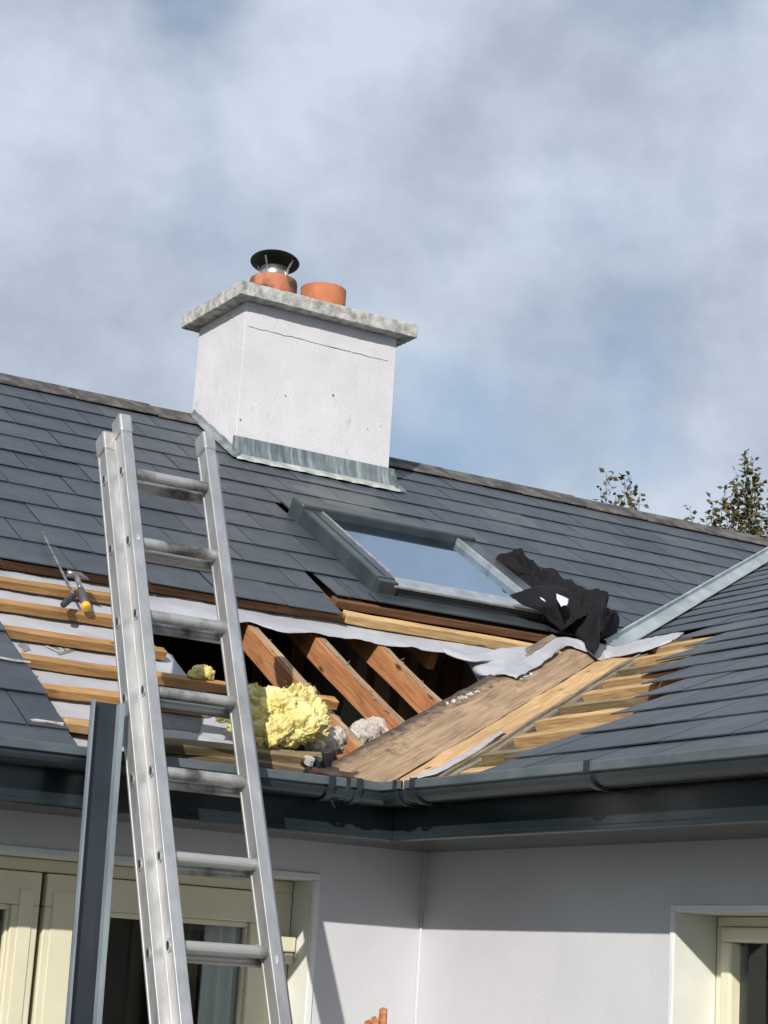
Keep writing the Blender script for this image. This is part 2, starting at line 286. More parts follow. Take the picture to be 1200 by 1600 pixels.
# ------------------------------------------------------------------ mesh helpers
class MB:
    def __init__(s): s.v = []; s.f = []
    def add(s, vs, fs):
        o = len(s.v); s.v += [Vector(p) for p in vs]; s.f += [[i+o for i in f] for f in fs]; return s
    def box(s, x0, x1, y0, y1, z0, z1, M=None):
        vs = [Vector((x, y, z)) for z in (z0, z1) for y in (y0, y1) for x in (x0, x1)]
        if M is not None: vs = [M @ v for v in vs]
        return s.add(vs, [(0,2,3,1),(4,5,7,6),(0,1,5,4),(2,6,7,3),(0,4,6,2),(1,3,7,5)])
    def prism(s, poly, z0, z1, M=None):
        n = len(poly); vs = [Vector((p[0], p[1], z0)) for p in poly] + [Vector((p[0], p[1], z1)) for p in poly]
        if M is not None: vs = [M @ v for v in vs]
        return s.add(vs, [list(range(n))[::-1], list(range(n, 2*n))] + [(i, (i+1) % n, n+(i+1) % n, n+i) for i in range(n)])
    def tube(s, pts, rad, seg=10, caps=True):
        pts = [Vector(p) for p in pts]; rad = rad if isinstance(rad, (list, tuple)) else [rad]*len(pts)
        o = len(s.v); up = None
        for i, p in enumerate(pts):
            t = (pts[min(i+1, len(pts)-1)] - pts[max(i-1, 0)]).normalized()
            a = t.orthogonal().normalized() if up is None else (up - t*up.dot(t)).normalized()
            up = a; b_ = t.cross(a)
            for k in range(seg):
                an = 2*math.pi*k/seg; s.v.append(p + (a*math.cos(an) + b_*math.sin(an))*rad[i])
        for i in range(len(pts)-1):
            for k in range(seg):
                k2 = (k+1) % seg; s.f.append([o+i*seg+k, o+i*seg+k2, o+(i+1)*seg+k2, o+(i+1)*seg+k])
        if caps:
            s.f.append([o+k for k in range(seg)][::-1]); s.f.append([o+(len(pts)-1)*seg+k for k in range(seg)])
        return s
    def lathe(s, c, prof, seg=32, M=None):
        o = len(s.v); c = Vector(c)
        for (r_, z) in prof:
            for k in range(seg):
                an = 2*math.pi*k/seg; v = Vector((r_*math.cos(an), r_*math.sin(an), z)); s.v.append(c + (M @ v if M is not None else v))
        n = len(prof)
        for i in range(n-1):
            for k in range(seg):
                k2 = (k+1) % seg; s.f.append([o+i*seg+k, o+i*seg+k2, o+(i+1)*seg+k2, o+(i+1)*seg+k])
        return s
    def sweep(s, prof, rings):
        """prof: closed profile of n points; rings: list of lists of n world points"""
        o = len(s.v); n = len(prof)
        for r_ in rings: s.v += [Vector(p) for p in r_]
        for i in range(len(rings)-1):
            for k in range(n):
                k2 = (k+1) % n; s.f.append([o+i*n+k, o+i*n+k2, o+(i+1)*n+k2, o+(i+1)*n+k])
        s.f.append([o+k for k in range(n)][::-1]); s.f.append([o+(len(rings)-1)*n+k for k in range(n)])
        return s
    def build(s, name, m, parent=None, smooth=False, bev=0.0, matrix=None, seg=2):
        me = bpy.data.meshes.new(name); org = Vector((0,0,0))
        if parent is not None and matrix is None:
            q = parent
            while q is not None: org += q.location; q = q.parent
        me.from_pydata([tuple(v-org) for v in s.v], [], s.f); me.update()
        bm = bmesh.new(); bm.from_mesh(me); bmesh.ops.recalc_face_normals(bm, faces=bm.faces); bm.to_mesh(me); bm.free()
        return mesh_obj(name, me, m, parent, smooth, bev, matrix, seg)
def mesh_obj(name, me, m, parent=None, smooth=False, bev=0.0, matrix=None, seg=2):
    if not me.materials: me.materials.append(MT[m] if isinstance(m, str) else m)
    if smooth:
        for p in me.polygons: p.use_smooth = True
    o = bpy.data.objects.new(name, me); COL.objects.link(o)
    if parent is not None: o.parent = parent
    if matrix is not None: o.matrix_basis = matrix
    if bev:
        b = o.modifiers.new('bevel', 'BEVEL'); b.width = bev; b.segments = seg; b.limit_method = 'ANGLE'; b.angle_limit = math.radians(40)
    return o
def empty(name, loc=(0,0,0)):
    o = bpy.data.objects.new(name, None); COL.objects.link(o); o.location = loc; o.empty_display_size = 0.2; return o
def tag(o, label, cat, group=None):
    o['label'] = label; o['category'] = cat
    if group: o['group'] = group
    return o
def frame(a, b, up):
    x = (b-a).normalized(); z = (up - x*up.dot(x)).normalized(); y = z.cross(x)
    return Matrix(((x.x,y.x,z.x,a.x),(x.y,y.y,z.y,a.y),(x.z,y.z,z.z,a.z),(0,0,0,1)))
def timber(name, a, b, w, h, up, m, parent=None, bev=0.003, jit=0.002, ends=0.0, seed=0):
    """squared timber with its long axis on local x; the line a-b runs along the middle of its top face"""
    a, b = Vector(a), Vector(b); Lg = (b-a).length; M = frame(a, b, Vector(up)); rr = random.Random(seed+int(Lg*1000))
    n = max(2, int(Lg/0.12)); mb = MB(); vs = []
    for i in range(n+1):
        x = Lg*i/n; bow = jit*1.5*math.sin(i*0.9+seed)
        for (y, z) in ((-w/2, -h), (w/2, -h), (w/2, 0), (-w/2, 0)):
            e_ = 0
            if i in (0, n): e_ = rr.uniform(-ends, ends)
            vs.append(Vector((x+e_, y+bow+rr.uniform(-jit, jit)*0.5, z+rr.uniform(-jit, jit)*0.5)))
    fs = [(0,1,2,3), (n*4+3, n*4+2, n*4+1, n*4)]
    for i in range(n):
        for k in range(4): k2 = (k+1) % 4; fs.append((i*4+k, (i+1)*4+k, (i+1)*4+k2, i*4+k2))
    mb.add(vs, fs)
    if parent is not None:
        q = parent; org = Vector((0,0,0))
        while q is not None: org += q.location; q = q.parent
        M = Matrix.Translation(-org) @ M
    return mb.build(name, m, parent, bev=bev, matrix=M)
def clip(poly, a, b, c):
    """keep a*x + b*y <= c"""
    out = []
    for i in range(len(poly)):
        p, q = poly[i], poly[(i+1) % len(poly)]; dp = a*p[0]+b*p[1]-c; dq = a*q[0]+b*q[1]-c
        if dp <= 0: out.append(p)
        if dp*dq < 0: k = dp/(dp-dq); out.append((p[0]+(q[0]-p[0])*k, p[1]+(q[1]-p[1])*k))
    return out
def area(poly): return 0.5*abs(sum(poly[i][0]*poly[(i+1) % len(poly)][1]-poly[(i+1) % len(poly)][0]*poly[i][1] for i in range(len(poly)))) if len(poly) > 2 else 0
def fbm(p, o=4): return noise.fractal(p, 0.9, 2.1, o, noise_basis='PERLIN_ORIGINAL')
def blob(name, balls, voxel, disp, m, parent=None, smooth_n=2):
    """soft lump: ellipsoids (centre, radius vector, axes matrix) fused by a voxel remesh, then displaced"""
    bm = bmesh.new()
    for c, r_, A in balls:
        bmesh.ops.create_icosphere(bm, subdivisions=3, radius=1.0, matrix=Matrix.Translation(c) @ A.to_4x4() @ Matrix.Diagonal((r_[0], r_[1], r_[2], 1)))
    me = bpy.data.meshes.new(name+'_raw'); bm.to_mesh(me); bm.free()
    o = bpy.data.objects.new(name+'_raw', me); COL.objects.link(o)
    rm = o.modifiers.new('r', 'REMESH'); rm.mode = 'VOXEL'; rm.voxel_size = voxel
    dg = bpy.context.evaluated_depsgraph_get(); ev = o.evaluated_get(dg)
    me2 = bpy.data.meshes.new_from_object(ev); bpy.data.objects.remove(o)
    bm = bmesh.new(); bm.from_mesh(me2)
    for _ in range(smooth_n): bmesh.ops.smooth_vert(bm, verts=bm.verts, factor=0.5, use_axis_x=True, use_axis_y=True, use_axis_z=True)
    bm.normal_update()
    new = [v.co + v.normal*disp(v.co) for v in bm.verts]
    org = Vector((0,0,0)); q = parent
    while q is not None: org += q.location; q = q.parent
    for v, p in zip(bm.verts, new): v.co = p-org
    bm.to_mesh(me2); bm.free(); me2.materials.clear()
    return mesh_obj(name, me2, m, parent, smooth=True)

# ------------------------------------------------------------------ setting: ground
mb = MB(); mb.add([(-400,-400,0),(400,-400,0),(400,400,0),(-400,400,0)], [(0,1,2,3)])
g = mb.build('ground', 'grass'); g['kind'] = 'structure'
mb = MB().box(-6.0, WALL-0.002, -1.9, WALL-0.002, 0.0, 0.05).box(-1.2, WALL-0.002, -6.0, -1.902, 0.0, 0.05)
g = mb.build('pavement', 'paving', bev=0.006); g['kind'] = 'structure'

# ------------------------------------------------------------------ the house
house = tag(empty('house', (0,0,0)), 'white rendered bungalow with grey slate roof partly stripped at the valley', 'house')
SOF = Z0-0.165                                       # soffit level
DX0, DX1, DZ1 = -2.2, -0.037, Z0-0.298               # door opening in the main wall
WY0, WY1, WZ0, WZ1 = -2.05, -0.960, Z0-1.45, Z0-0.366  # window opening in the side wall
TW = 0.30
w = MB()
w.box(-6, DX0, WALL, WALL+TW, 0, SOF); w.box(DX0, DX1, WALL, WALL+TW, DZ1, SOF); w.box(DX1, WALL, WALL, WALL+TW, 0, SOF)
w.box(-6, -6+TW, WALL+TW, 7.2, 0, SOF+0.1); w.box(-6, 9.3, 7.2, 7.5, 0, SOF+0.1)
w.build('wall', 'wall', house)
w = MB()
w.box(WALL, WALL+TW, -6, WY0, 0, SOF); w.box(WALL, WALL+TW, WY0, WY1, 0, WZ0); w.box(WALL, WALL+TW, WY0, WY1, WZ1, SOF); w.box(WALL, WALL+TW, WY1, WALL+TW, 0, SOF)
w.box(9.0, 9.3, -6, 7.2, 0, SOF+0.1); w.box(WALL, 9.3, -6.3, -6, 0, SOF)
w.build('wall', 'wall', house)
fl_ = MB(); rs = random.Random(2)
for i in range(60):
    z = 0.05+(SOF-0.05)*i/59; r_ = 0.010+0.004*fbm(Vector((0, 0, z*9)))
    fl_.v += [Vector((WALL-0.001-r_, WALL+0.001, z)), Vector((WALL-r_*0.55, WALL-r_*0.55, z)), Vector((WALL+0.001, WALL-0.001-r_, z)), Vector((WALL+0.002, WALL+0.002, z))]
for i in range(59):
    for k in range(4): k2 = (k+1) % 4; fl_.f.append([i*4+k, (i+1)*4+k, (i+1)*4+k2, i*4+k2])
fl_.build('corner_filler', 'wall', house, smooth=True)
# upper floor deck (ceiling) and room floor
MB().box(-5.7, 9.0, WALL+TW+0.002, 7.2, SOF-0.02, SOF+0.02).box(WALL+TW+0.002, 9.0, -6, WALL+TW, SOF-0.02, SOF+0.02).build('ceiling', 'room', house)
MB().box(-5.7, 9.0, 3.2, 3.3, 0.02, SOF-0.022).box(3.4, 3.5, -6, 3.198, 0.02, SOF-0.022).box(-5.7, 3.398, 0.72, 3.198, 0.0, 0.02).build('room_partition', 'room', house)
# plaster bands and painted reveals round the openings
b_ = MB(); P = 0.006
b_.box(DX0-0.02, DX1+0.022, WALL-P, WALL-0.0005, DZ1, DZ1+0.021); b_.box(DX1, DX1+0.022, WALL-P, WALL-0.0005, 0.05, DZ1)
b_.build('plaster_band', 'band', house, bev=0.003)
b_ = MB(); b_.box(WALL-P, WALL-0.0005, WY0-0.018, WY1+0.018, WZ1, WZ1+0.016); b_.box(WALL-P, WALL-0.0005, WY1, WY1+0.018, WZ0, WZ1); b_.box(WALL-P, WALL-0.0005, WY0-0.018, WY0, WZ0, WZ1)
b_.build('plaster_band', 'band', house, bev=0.003)
b_ = MB(); b_.box(DX1-0.004, DX1+0.001, WALL-0.003, WALL+0.13, 0.05, DZ1-0.004); b_.box(DX0, DX1-0.004, WALL-0.003, WALL+0.13, DZ1-0.004, DZ1+0.001)
b_.build('reveal', 'reveal', house)
b_ = MB(); b_.box(WALL-0.003, WALL+0.147, WY1-0.004, WY1+0.001, WZ0, WZ1-0.004); b_.box(WALL-0.003, WALL+0.147, WY0, WY1-0.004, WZ1-0.004, WZ1+0.001); b_.box(WALL-0.003, WALL+0.147, WY0-0.001, WY0+0.004, WZ0, WZ1-0.004)
b_.build('reveal', 'reveal', house)
MB().box(WALL-0.05, WALL+0.147, WY0-0.05, WY1+0.05, WZ0-0.05, WZ0).build('window_sill', 'concrete', house, bev=0.006)

# glazed double door, cream plastic
YF = WALL+0.13
door = MB()
def fr(x0, x1, z0, z1, y0=0.0, y1=0.06): return MB().box(x0, x1, YF+y0, YF+y1, Z0+z0, Z0+z1)
dr = fr(DX0, DX1-0.005, -0.343, -0.303).build('door', 'cream', house, bev=0.004)
fr(-0.118, DX1-0.005, -2.35, -0.343).build('jamb', 'cream', dr, bev=0.004)
fr(-0.940, -0.922, -2.35, -0.343, 0.022, 0.06).build('meeting_gap', 'gasket', dr)
for (a, b2, gx0, gx1) in ((-2.15, -0.940, -2.0, -1.030), (-0.922, -0.120, -0.705, -0.198)):
    sash = MB()
    for x0, x1, z0, z1 in ((a, b2, -0.448, -0.346), (a, gx0, -2.33, -0.448), (gx1, b2, -2.33, -0.448), (gx0, gx1, -2.33, -2.2)):
        sash.box(x0, x1, YF-0.012, YF+0.05, Z0+z0, Z0+z1)
    so = sash.build('sash', 'cream', dr, bev=0.004)
    bead = MB()
    for x0, x1, z0, z1 in ((gx0, gx1, -0.466, -0.448), (gx0, gx0+0.014, -2.2, -0.466), (gx1-0.010, gx1, -2.2, -0.466)):
        bead.box(x0, x1, YF+0.004, YF+0.045, Z0+z0, Z0+z1)
    bead.build('glazing_bead', 'cream', dr, bev=0.003)
    MB().box(gx0+0.014, gx1-0.010, YF+0.024, YF+0.030, Z0-2.2, Z0-0.466).build('pane', 'glass', dr)
MB().box(-0.135, -0.048, YF-0.055, YF-0.013, Z0-0.535, Z0-0.486).box(-0.078, -0.048, YF-0.045, YF-0.013, Z0-0.575, Z0-0.537).build('hinge_cover', 'cream', dr, bev=0.003)
for gx0_, gx1_ in ((-1.008, -0.962), (-0.898, -0.735)):
    MB().box(gx0_, gx1_, YF-0.0155, YF-0.0121, Z0-2.3, Z0-0.40).build('sash_profile', 'cream', dr, bev=0.002)

# side window, cream plastic
XF = WALL+0.147
def fy(y0, y1, z0, z1, x0=0.0, x1=0.06): return MB().box(XF+x0, XF+x1, y0, y1, z0, z1)
wn = fy(WY0+0.005, WY1-0.005, WZ1-0.034, WZ1-0.005).build('window', 'cream', house, bev=0.004)
fy(-0.999, WY1-0.005, WZ0, WZ1-0.034).build('frame', 'cream', wn, bev=0.004)
fy(WY0+0.005, WY0+0.045, WZ0, WZ1-0.034).build('frame', 'cream', wn, bev=0.004)
sash = MB()
for y0, y1, z0, z1 in ((WY0+0.047, -1.001, WZ1-0.078, WZ1-0.036), (-1.045, -1.001, WZ0+0.002, WZ1-0.078), (WY0+0.047, WY0+0.1, WZ0+0.002, WZ1-0.078), (WY0+0.1, -1.045, WZ0+0.002, WZ0+0.06)):
    sash.box(XF-0.016, XF+0.05, y0, y1, z0, z1)
sash.build('sash', 'cream', wn, bev=0.008)
fy(WY0+0.1, -1.045, WZ0+0.06, WZ1-0.078, 0.02, 0.026).build('pane', 'glass', wn)

# fascia, soffit, gutter
fp = [(-0.062,-0.005),(-0.050,-0.005),(-0.050,-0.158),(-0.041,-0.160),(-0.041,-0.172),(-0.047,-0.176),(-0.062,-0.176)]   # (outward, z)
def main_run(prof, x0, x1=None):
    return MB().sweep(prof, [[Vector((x0, -d, Z0+z)) for d, z in prof], [Vector((-d if x1 is None else x1, -d, Z0+z)) for d, z in prof]])
def side_run(prof, y0, y1=None):
    return MB().sweep(prof, [[Vector((-d, y0, Z0+z)) for d, z in prof], [Vector((-d, -d if y1 is None else y1, Z0+z)) for d, z in prof]])
main_run(fp, -6.0).build('fascia', 'fascia', house, bev=0.002)
side_run(fp, -6.0).build('fascia', 'fascia', house, bev=0.002)
MB().box(-6.0, WALL+0.02, 0.063, WALL+0.02, SOF-0.008, SOF+0.004).build('soffit', 'fascia', house)
MB().box(0.063, WALL+0.02, -6.0, 0.0625, SOF-0.008, SOF+0.004).build('soffit', 'fascia', house)
def shell(outer, t):
    inn = []
    for i in range(len(outer)):
        p = Vector(outer[i]); a = Vector(outer[max(i-1, 0)]); b2 = Vector(outer[min(i+1, len(outer)-1)]); d = (b2-a).normalized(); inn.append(tuple(p + Vector((-d.y, d.x))*t))
    return outer + inn[::-1]
go = [(0.062,-0.006),(0.066,-0.008),(0.067,-0.031),(0.0605,-0.035),(0.0605,-0.045),(0.056,-0.056),(0.046,-0.064),(0.030,-0.069),(0.0,-0.070),(-0.030,-0.067),(-0.044,-0.056),(-0.048,-0.012)]
gp = shell(go, -0.003)
rim = [(0.0685,-0.0045),(0.0700,-0.0065),(0.0700,-0.0295),(0.0675,-0.0315),(0.0673,-0.031),(0.0663,-0.008),(0.0622,-0.0057),(0.0622,-0.0045)]
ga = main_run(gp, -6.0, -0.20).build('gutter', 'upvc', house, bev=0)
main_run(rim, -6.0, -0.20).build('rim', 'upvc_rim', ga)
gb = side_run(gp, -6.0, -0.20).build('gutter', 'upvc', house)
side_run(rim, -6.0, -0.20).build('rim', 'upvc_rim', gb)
def grow(prof, k): return [(d+k if d > 0.02 else d, z-(k if z < -0.05 else 0)) for d, z in prof]
gpc = shell(grow(go, 0.004), -0.006)
def corner_rings(prof): return [[Vector((-0.185, -d, Z0+z)) for d, z in prof], [Vector((-d, -d, Z0+z)) for d, z in prof], [Vector((-d, -0.185, Z0+z)) for d, z in prof]]
gc = MB().sweep(gpc, corner_rings(gpc)).build('gutter_corner', 'upvc', house)
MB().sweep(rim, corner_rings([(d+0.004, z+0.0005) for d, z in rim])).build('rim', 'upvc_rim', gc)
st_o = [(0.064,0.002),(0.078,-0.002),(0.079,-0.032),(0.072,-0.040),(0.071,-0.049),(0.065,-0.062),(0.052,-0.072),(0.032,-0.078),(0.0,-0.079),(-0.03,-0.076),(-0.048,-0.064)]
stp = shell(st_o, -0.0035)
for x in (-0.255, -0.155, -1.55, -2.6):
    MB().sweep(stp, [[Vector((x-0.011, -d, Z0+z)) for d, z in stp], [Vector((x+0.011, -d, Z0+z)) for d, z in stp]]).build('gutter_bracket', 'upvc', ga, bev=0.001)
for y in (-0.155, -0.255, -1.142, -2.1):
    MB().sweep(stp, [[Vector((-d, y-0.011, Z0+z)) for d, z in stp], [Vector((-d, y+0.011, Z0+z)) for d, z in stp]]).build('gutter_bracket', 'upvc', gb, bev=0.001)

# ------------------------------------------------------------------ roofs: underlay, slates
HOLE = [(-0.42,1.20),(-0.415,1.27),(-0.25,1.33),(-0.1,1.375),(0.03,1.44),(0.10,1.475),(0.17,1.43),(0.244,1.415),(0.36,1.45),(0.464,1.457),(0.58,1.48),(0.71,1.479),(0.86,1.495),(1.02,1.488),(1.12,1.46),(1.13,1.36),(1.12,1.22),(0.62,0.80),(0.30,0.50),(0.06,0.20),(-0.22,0.19),(-0.30,0.40),(-0.36,0.62),(-0.385,0.80),(-0.40,0.92),(-0.395,1.00),(-0.43,1.10)]
def inside(p, poly):
    c = False; n = len(poly)
    for i in range(n):
        a, b2 = poly[i], poly[(i+1) % n]
        if (a[1] > p[1]) != (b2[1] > p[1]) and p[0] < (b2[0]-a[0])*(p[1]-a[1])/(b2[1]-a[1])+a[0]: c = not c
    return c
def nearest(p, poly):
    best = None; p = Vector(p)
    for i in range(len(poly)):
        a, b2 = Vector(poly[i]), Vector(poly[(i+1) % len(poly)]); d = b2-a; k = max(0, min(1, (p-a).dot(d)/d.length_squared)); q = a+d*k
        if best is None or (q-p).length < (best-p).length: best = q
    return best
MO = -0.050                                          # underlay depth below the slate face
def zmem(x, s_, d=1.0): return MO - 0.008*(0.5+0.5*math.sin((s_-0.06)*2*math.pi/G)) + 0.010*fbm(Vector((x*5, s_*9, 1.3))) + 0.008*math.exp(-d/0.03)*fbm(Vector((x*9, s_*9, 7)))
def underlay_mesh():
    C = 0.025; X0, X1, Y0, Y1 = -1.5, 1.6, 0.02, 1.77
    nx, ny = int(round((X1-X0)/C)), int(round((Y1-Y0)/C)); keep = set()
    for i in range(nx):
        for j in range(ny):
            c = (X0+(i+.5)*C, Y0+(j+.5)*C)
            if not inside(c, HOLE) and c[0] < xval(c[1])-0.19: keep.add((i, j))
    mb = MB(); idx = {}
    def vid(i, j):
        if (i, j) in idx: return idx[(i, j)]
        cells = [(a, b2) in keep for a in (i-1, i) for b2 in (j-1, j) if 0 <= a < nx and 0 <= b2 < ny]
        p = (X0+i*C, Y0+j*C)
        edge = not all(cells)
        if edge and (nearest(p, HOLE)-Vector(p)).length < 0.04: p = tuple(nearest(p, HOLE))
        d = (nearest(p, HOLE)-Vector(p)).length
        z = zmem(p[0], p[1], d)
        idx[(i, j)] = len(mb.v); mb.v.append(pm(p[0], p[1], z)); return idx[(i, j)]
    for (i, j) in keep: mb.f.append([vid(i, j), vid(i+1, j), vid(i+1, j+1), vid(i, j+1)])
    return mb, X0, X1, Y0, Y1
umb, UX0, UX1, UY0, UY1 = underlay_mesh()
# the roof part of the main wing: its boarding away from the opening; the right wing's likewise
rm_ = MB()
rm_.add([pm(-6, 0.0, -0.07), pm(UX0, 0.0, -0.07), pm(UX0, S_RIDGE, -0.07), pm(-6, S_RIDGE, -0.07)], [(0,1,2,3)])
rm_.add([pm(UX0, UY1, -0.07), pm(0.93, UY1, -0.07), pm(0.93, S_RIDGE, -0.07), pm(UX0, S_RIDGE, -0.07)], [(0,1,2,3)])
rm_.add([pm(0.93, UY1, -0.07), pm(1.76, UY1, -0.07), pm(1.76, 1.99, -0.07), pm(0.93, 1.99, -0.07)], [(0,1,2,3)])
rm_.add([pm(0.93, 2.9, -0.07), pm(1.76, 2.9, -0.07), pm(1.76, S_RIDGE, -0.07), pm(0.93, S_RIDGE, -0.07)], [(0,1,2,3)])
rm_.add([pm(1.76, UY1, -0.07), pm(xval(UY1), UY1, -0.07), pm(xval(S_RIDGE), S_RIDGE, -0.07), pm(1.76, S_RIDGE, -0.07)], [(0,1,2,3)])
rm_.add([pm(UX1, xval(1)*0+UX1*VM/CM, -0.07), pm(xval(UY1), UY1, -0.07), pm(UX1, UY1, -0.07)], [(0,1,2)])
rz = pm(0, S_RIDGE, -0.07)
rm_.add([(-6, rz.y, rz.z), (9.66, rz.y, rz.z), (9.66, 7.66, Z0-0.08), (-6, 7.66, Z0-0.08)], [(0,1,2,3)])
rm_.add([(-6, 0.0, Z0-0.16), (-6, rz.y, rz.z), (-6, 7.66, Z0-0.16)], [(0,1,2)])
rm_.add([pm(xval(S_RIDGE), S_RIDGE, -0.07), pm(9.66, S_RIDGE, -0.07), pm(9.66, 0, -0.07)], [(0,1,2)])
roof = rm_.build('roof', 'attic_and_shade_wood', house)
und = umb.build('membrane', 'membrane', roof, smooth=True)
und.modifiers.new('t', 'SOLIDIFY').thickness = 0.0012
# printing on the membrane
def printed(quad, name='membrane_print'):
    q = [to_main(on_main(x, y, MO-0.002)) for x, y in quad]; mb = MB(); n = 8
    for i in range(n+1):
        for j in range(n+1):
            p = q[0].lerp(q[3], i/n).lerp(q[1].lerp(q[2], i/n), j/n); mb.v.append(pm(p.x, p.y, zmem(p.x, p.y)+0.0022))
    for i in range(n):
        for j in range(n): a_ = i*(n+1)+j; mb.f.append([a_, a_+1, a_+n+2, a_+n+1])
    return mb.build(name, 'print', roof)
printed([(77,1007),(92,1024),(136,1011),(129,1003)]); printed([(28,1005),(43,1003),(48,1017),(36,1020)]); printed([(252,1117),(318,1122),(313,1142),(246,1136)])
tcv = bpy.data.curves.new('membrane_lettering', 'FONT'); tcv.body = 'UL'; tcv.size = 0.078; tcv.offset = 0.0022; tcv.resolution_u = 4
to = bpy.data.objects.new('t_', tcv); COL.objects.link(to)
tme = bpy.data.meshes.new_from_object(to.evaluated_get(bpy.context.evaluated_depsgraph_get())); bpy.data.objects.remove(to); tme.materials.clear()
pa_, pb_ = to_main(on_main(92, 1021.5, MO)), to_main(on_main(122, 1013, MO)); pa_.z = pb_.z = 0; ex = (pb_-pa_).normalized(); ey = Vector((-ex.y, ex.x, 0))
for v in tme.vertices:
    p = pa_ + ex*(v.co.x+0.004) + ey*(v.co.y+0.008); v.co = pm(p.x, p.y, zmem(p.x, p.y)+0.0036)
mesh_obj('membrane_lettering', tme, 'membrane', roof)

roof2 = MB()
roof2.add([pr(yval(0.0), 0.0, -0.075), pr(-6.3, 0.0, -0.075), pr(-6.3, RIDGE_X/CR, -0.075), pr(yval(RIDGE_X/CR), RIDGE_X/CR, -0.075)], [(0,1,2,3)])
rr_ = pr(0, RIDGE_X/CR, -0.075)
roof2.add([(rr_.x, -6.3, rr_.z), (rr_.x, RIDGE_Y, rr_.z), (9.66, RIDGE_Y, Z0-0.08), (9.66, -6.3, Z0-0.08)], [(0,1,2,3)])
roof2 = roof2.build('roof', 'attic_and_shade_wood', house)

SLT, SLL, LIFT = 0.0042, 0.50, 0.0068
slates = []          # (matrix, polygon in local coords or None, world centre, wing)
FULL = [(0.0032,0),(SW-0.0032,0),(SW-0.0032,SLL),(0.0032,SLL)]
def add_slate(frame_m, x0, s, poly, wing, top):
    loc = [(p[0]-x0, p[1]-s) for p in poly]
    rs = random.Random(int((x0*1000)+s*77777)+(5 if wing else 0))
    tilt = -LIFT/0.247 + rs.uniform(-0.004, 0.004)
    M = frame_m @ Matrix.Translation((x0, s, rs.uniform(-0.001, 0.0012))) @ Matrix.Rotation(rs.uniform(-0.003, 0.003), 4, 'Z') @ Matrix.Rotation(math.atan(tilt), 4, 'X') @ Matrix.Rotation(rs.uniform(-0.003, 0.003), 4, 'Y')
    cx = sum(p[0] for p in poly)/len(poly); cs = s+0.12
    slates.append((M, None if loc == FULL else loc, frame_m @ Vector((cx, cs, 0)), wing, area(clip(poly, 0, 1, s+0.247))))
for k in range(0, 19):
    s = S0+k*G; off = XJ + (SW/2 if k % 2 else 0)
    for i in range(-8, 22):
        x0 = off+SW*i; polys = [[(x0+0.0032, s), (x0+SW-0.0032, s), (x0+SW-0.0032, s+SLL), (x0+0.0032, s+SLL)]]
        def each(fn):
            global polys
            out = []
            for p in polys: out += [q for q in fn(p) if len(q) > 2 and area(q) > 0.0012]
            polys = out
        if k == 0: each(lambda p: [clip(p, 0, -1, 0.03)])
        if k < 7: each(lambda p: [clip(p, 1, 0.0, -1.064+0.004*(k % 3))])
        if k == 7: each(lambda p: [clip(p, 1, -0.08, 0.433)])
        if k == 8: each(lambda p: [clip(p, 1, -0.08, 0.433), clip(clip(clip(p, -1, 0, -0.645), 1, 0, 0.722), 0, -1, -1.80), clip(p, -1, 0, -0.727)])
        each(lambda p: [clip(p, 1, -CM/VM, -0.105)])
        if 1.85 <= s < 3.02:                          # round the skylight
            each(lambda p: [clip(p, 1, 0, 0.868), clip(p, -1, 0, -1.822), clip(clip(clip(p, -1, 0, -0.868), 1, 0, 1.822), 0, 1, 1.935)])
        if s+SLL > 3.80:                              # round the chimney
            each(lambda p: [clip(p, 1, 0, 0.935), clip(p, -1, 0, -1.852), clip(clip(clip(p, -1, 0, -0.935), 1, 0, 1.852), 0, 1, 3.80)])
        each(lambda p: [clip(p, 0, 1, S_RIDGE-0.004)])
        for p in polys:
            if len(p) == 4 and abs(area(p)-(SW-0.0064)*SLL) < 1e-5: p = [(x0+0.0032, s), (x0+SW-0.0032, s), (x0+SW-0.0032, s+SLL), (x0+0.0032, s+SLL)]; add_slate(MAIN, x0, s, p, 0, 0)
            else: add_slate(MAIN, x0, s, p, 0, 0)
CUTY = {0: -0.43, 1: -0.37, 2: -0.44, 3: -0.30, 4: -0.12, 5: 0.13, 6: 0.44, 7: 0.63, 8: 0.75, 9: 1.15}
for j in range(0, 22):
    s = -0.05+0.25*j; off = 0.07 + (SW/2 if j % 2 else 0)
    for i in range(-18, 16):
        u0 = off+SW*i; p = [(u0+0.0032, s), (u0+SW-0.0032, s), (u0+SW-0.0032, s+SLL), (u0+0.0032, s+SLL)]
        if j in CUTY: p = clip(p, -1, 0.06*(1 if j % 2 else -0.4), CUTY[j]+0.06*(1 if j % 2 else -0.4)*(s+0.1))   # stripped back to a ragged line
        else: p = clip(p, -1, -CR*VM, -0.06)
        p = clip(p, 0, 1, RIDGE_X/CR-0.01)
        if len(p) > 2 and area(p) > 0.0012: add_slate(RIGHT, u0, s, p, 1, 0)
def slate_geo(loc): return MB().prism(loc, -SLT, 0.0)
vis = [i for i, q in enumerate(slates) if in_view(q[2])]
vis.sort(key=lambda i: -slates[i][4]/((slates[i][2]-CAM).length**2))
single = set(vis[:300])
full_me = slate_geo(FULL); fo = None
rest = [MB(), MB()]
for i, (M, loc, c, wing, ar) in enumerate(slates):
    par = roof2 if wing else roof
    if i in single:
        if loc is None:
            if fo is None: so = full_me.build('slate', 'slate', par, matrix=M); fo = so.data
            else: so = mesh_obj('slate', fo, 'slate', par, matrix=M)
        else: so = slate_geo(loc).build('slate', 'slate', par, matrix=M)
    else:
        q = slate_geo(loc or FULL); rest[wing].add([M @ v for v in q.v], q.f)
for wing in (0, 1):
    o = rest[wing].build('distant_slates', 'slate', (roof, roof2)[wing]); o['kind'] = 'stuff'
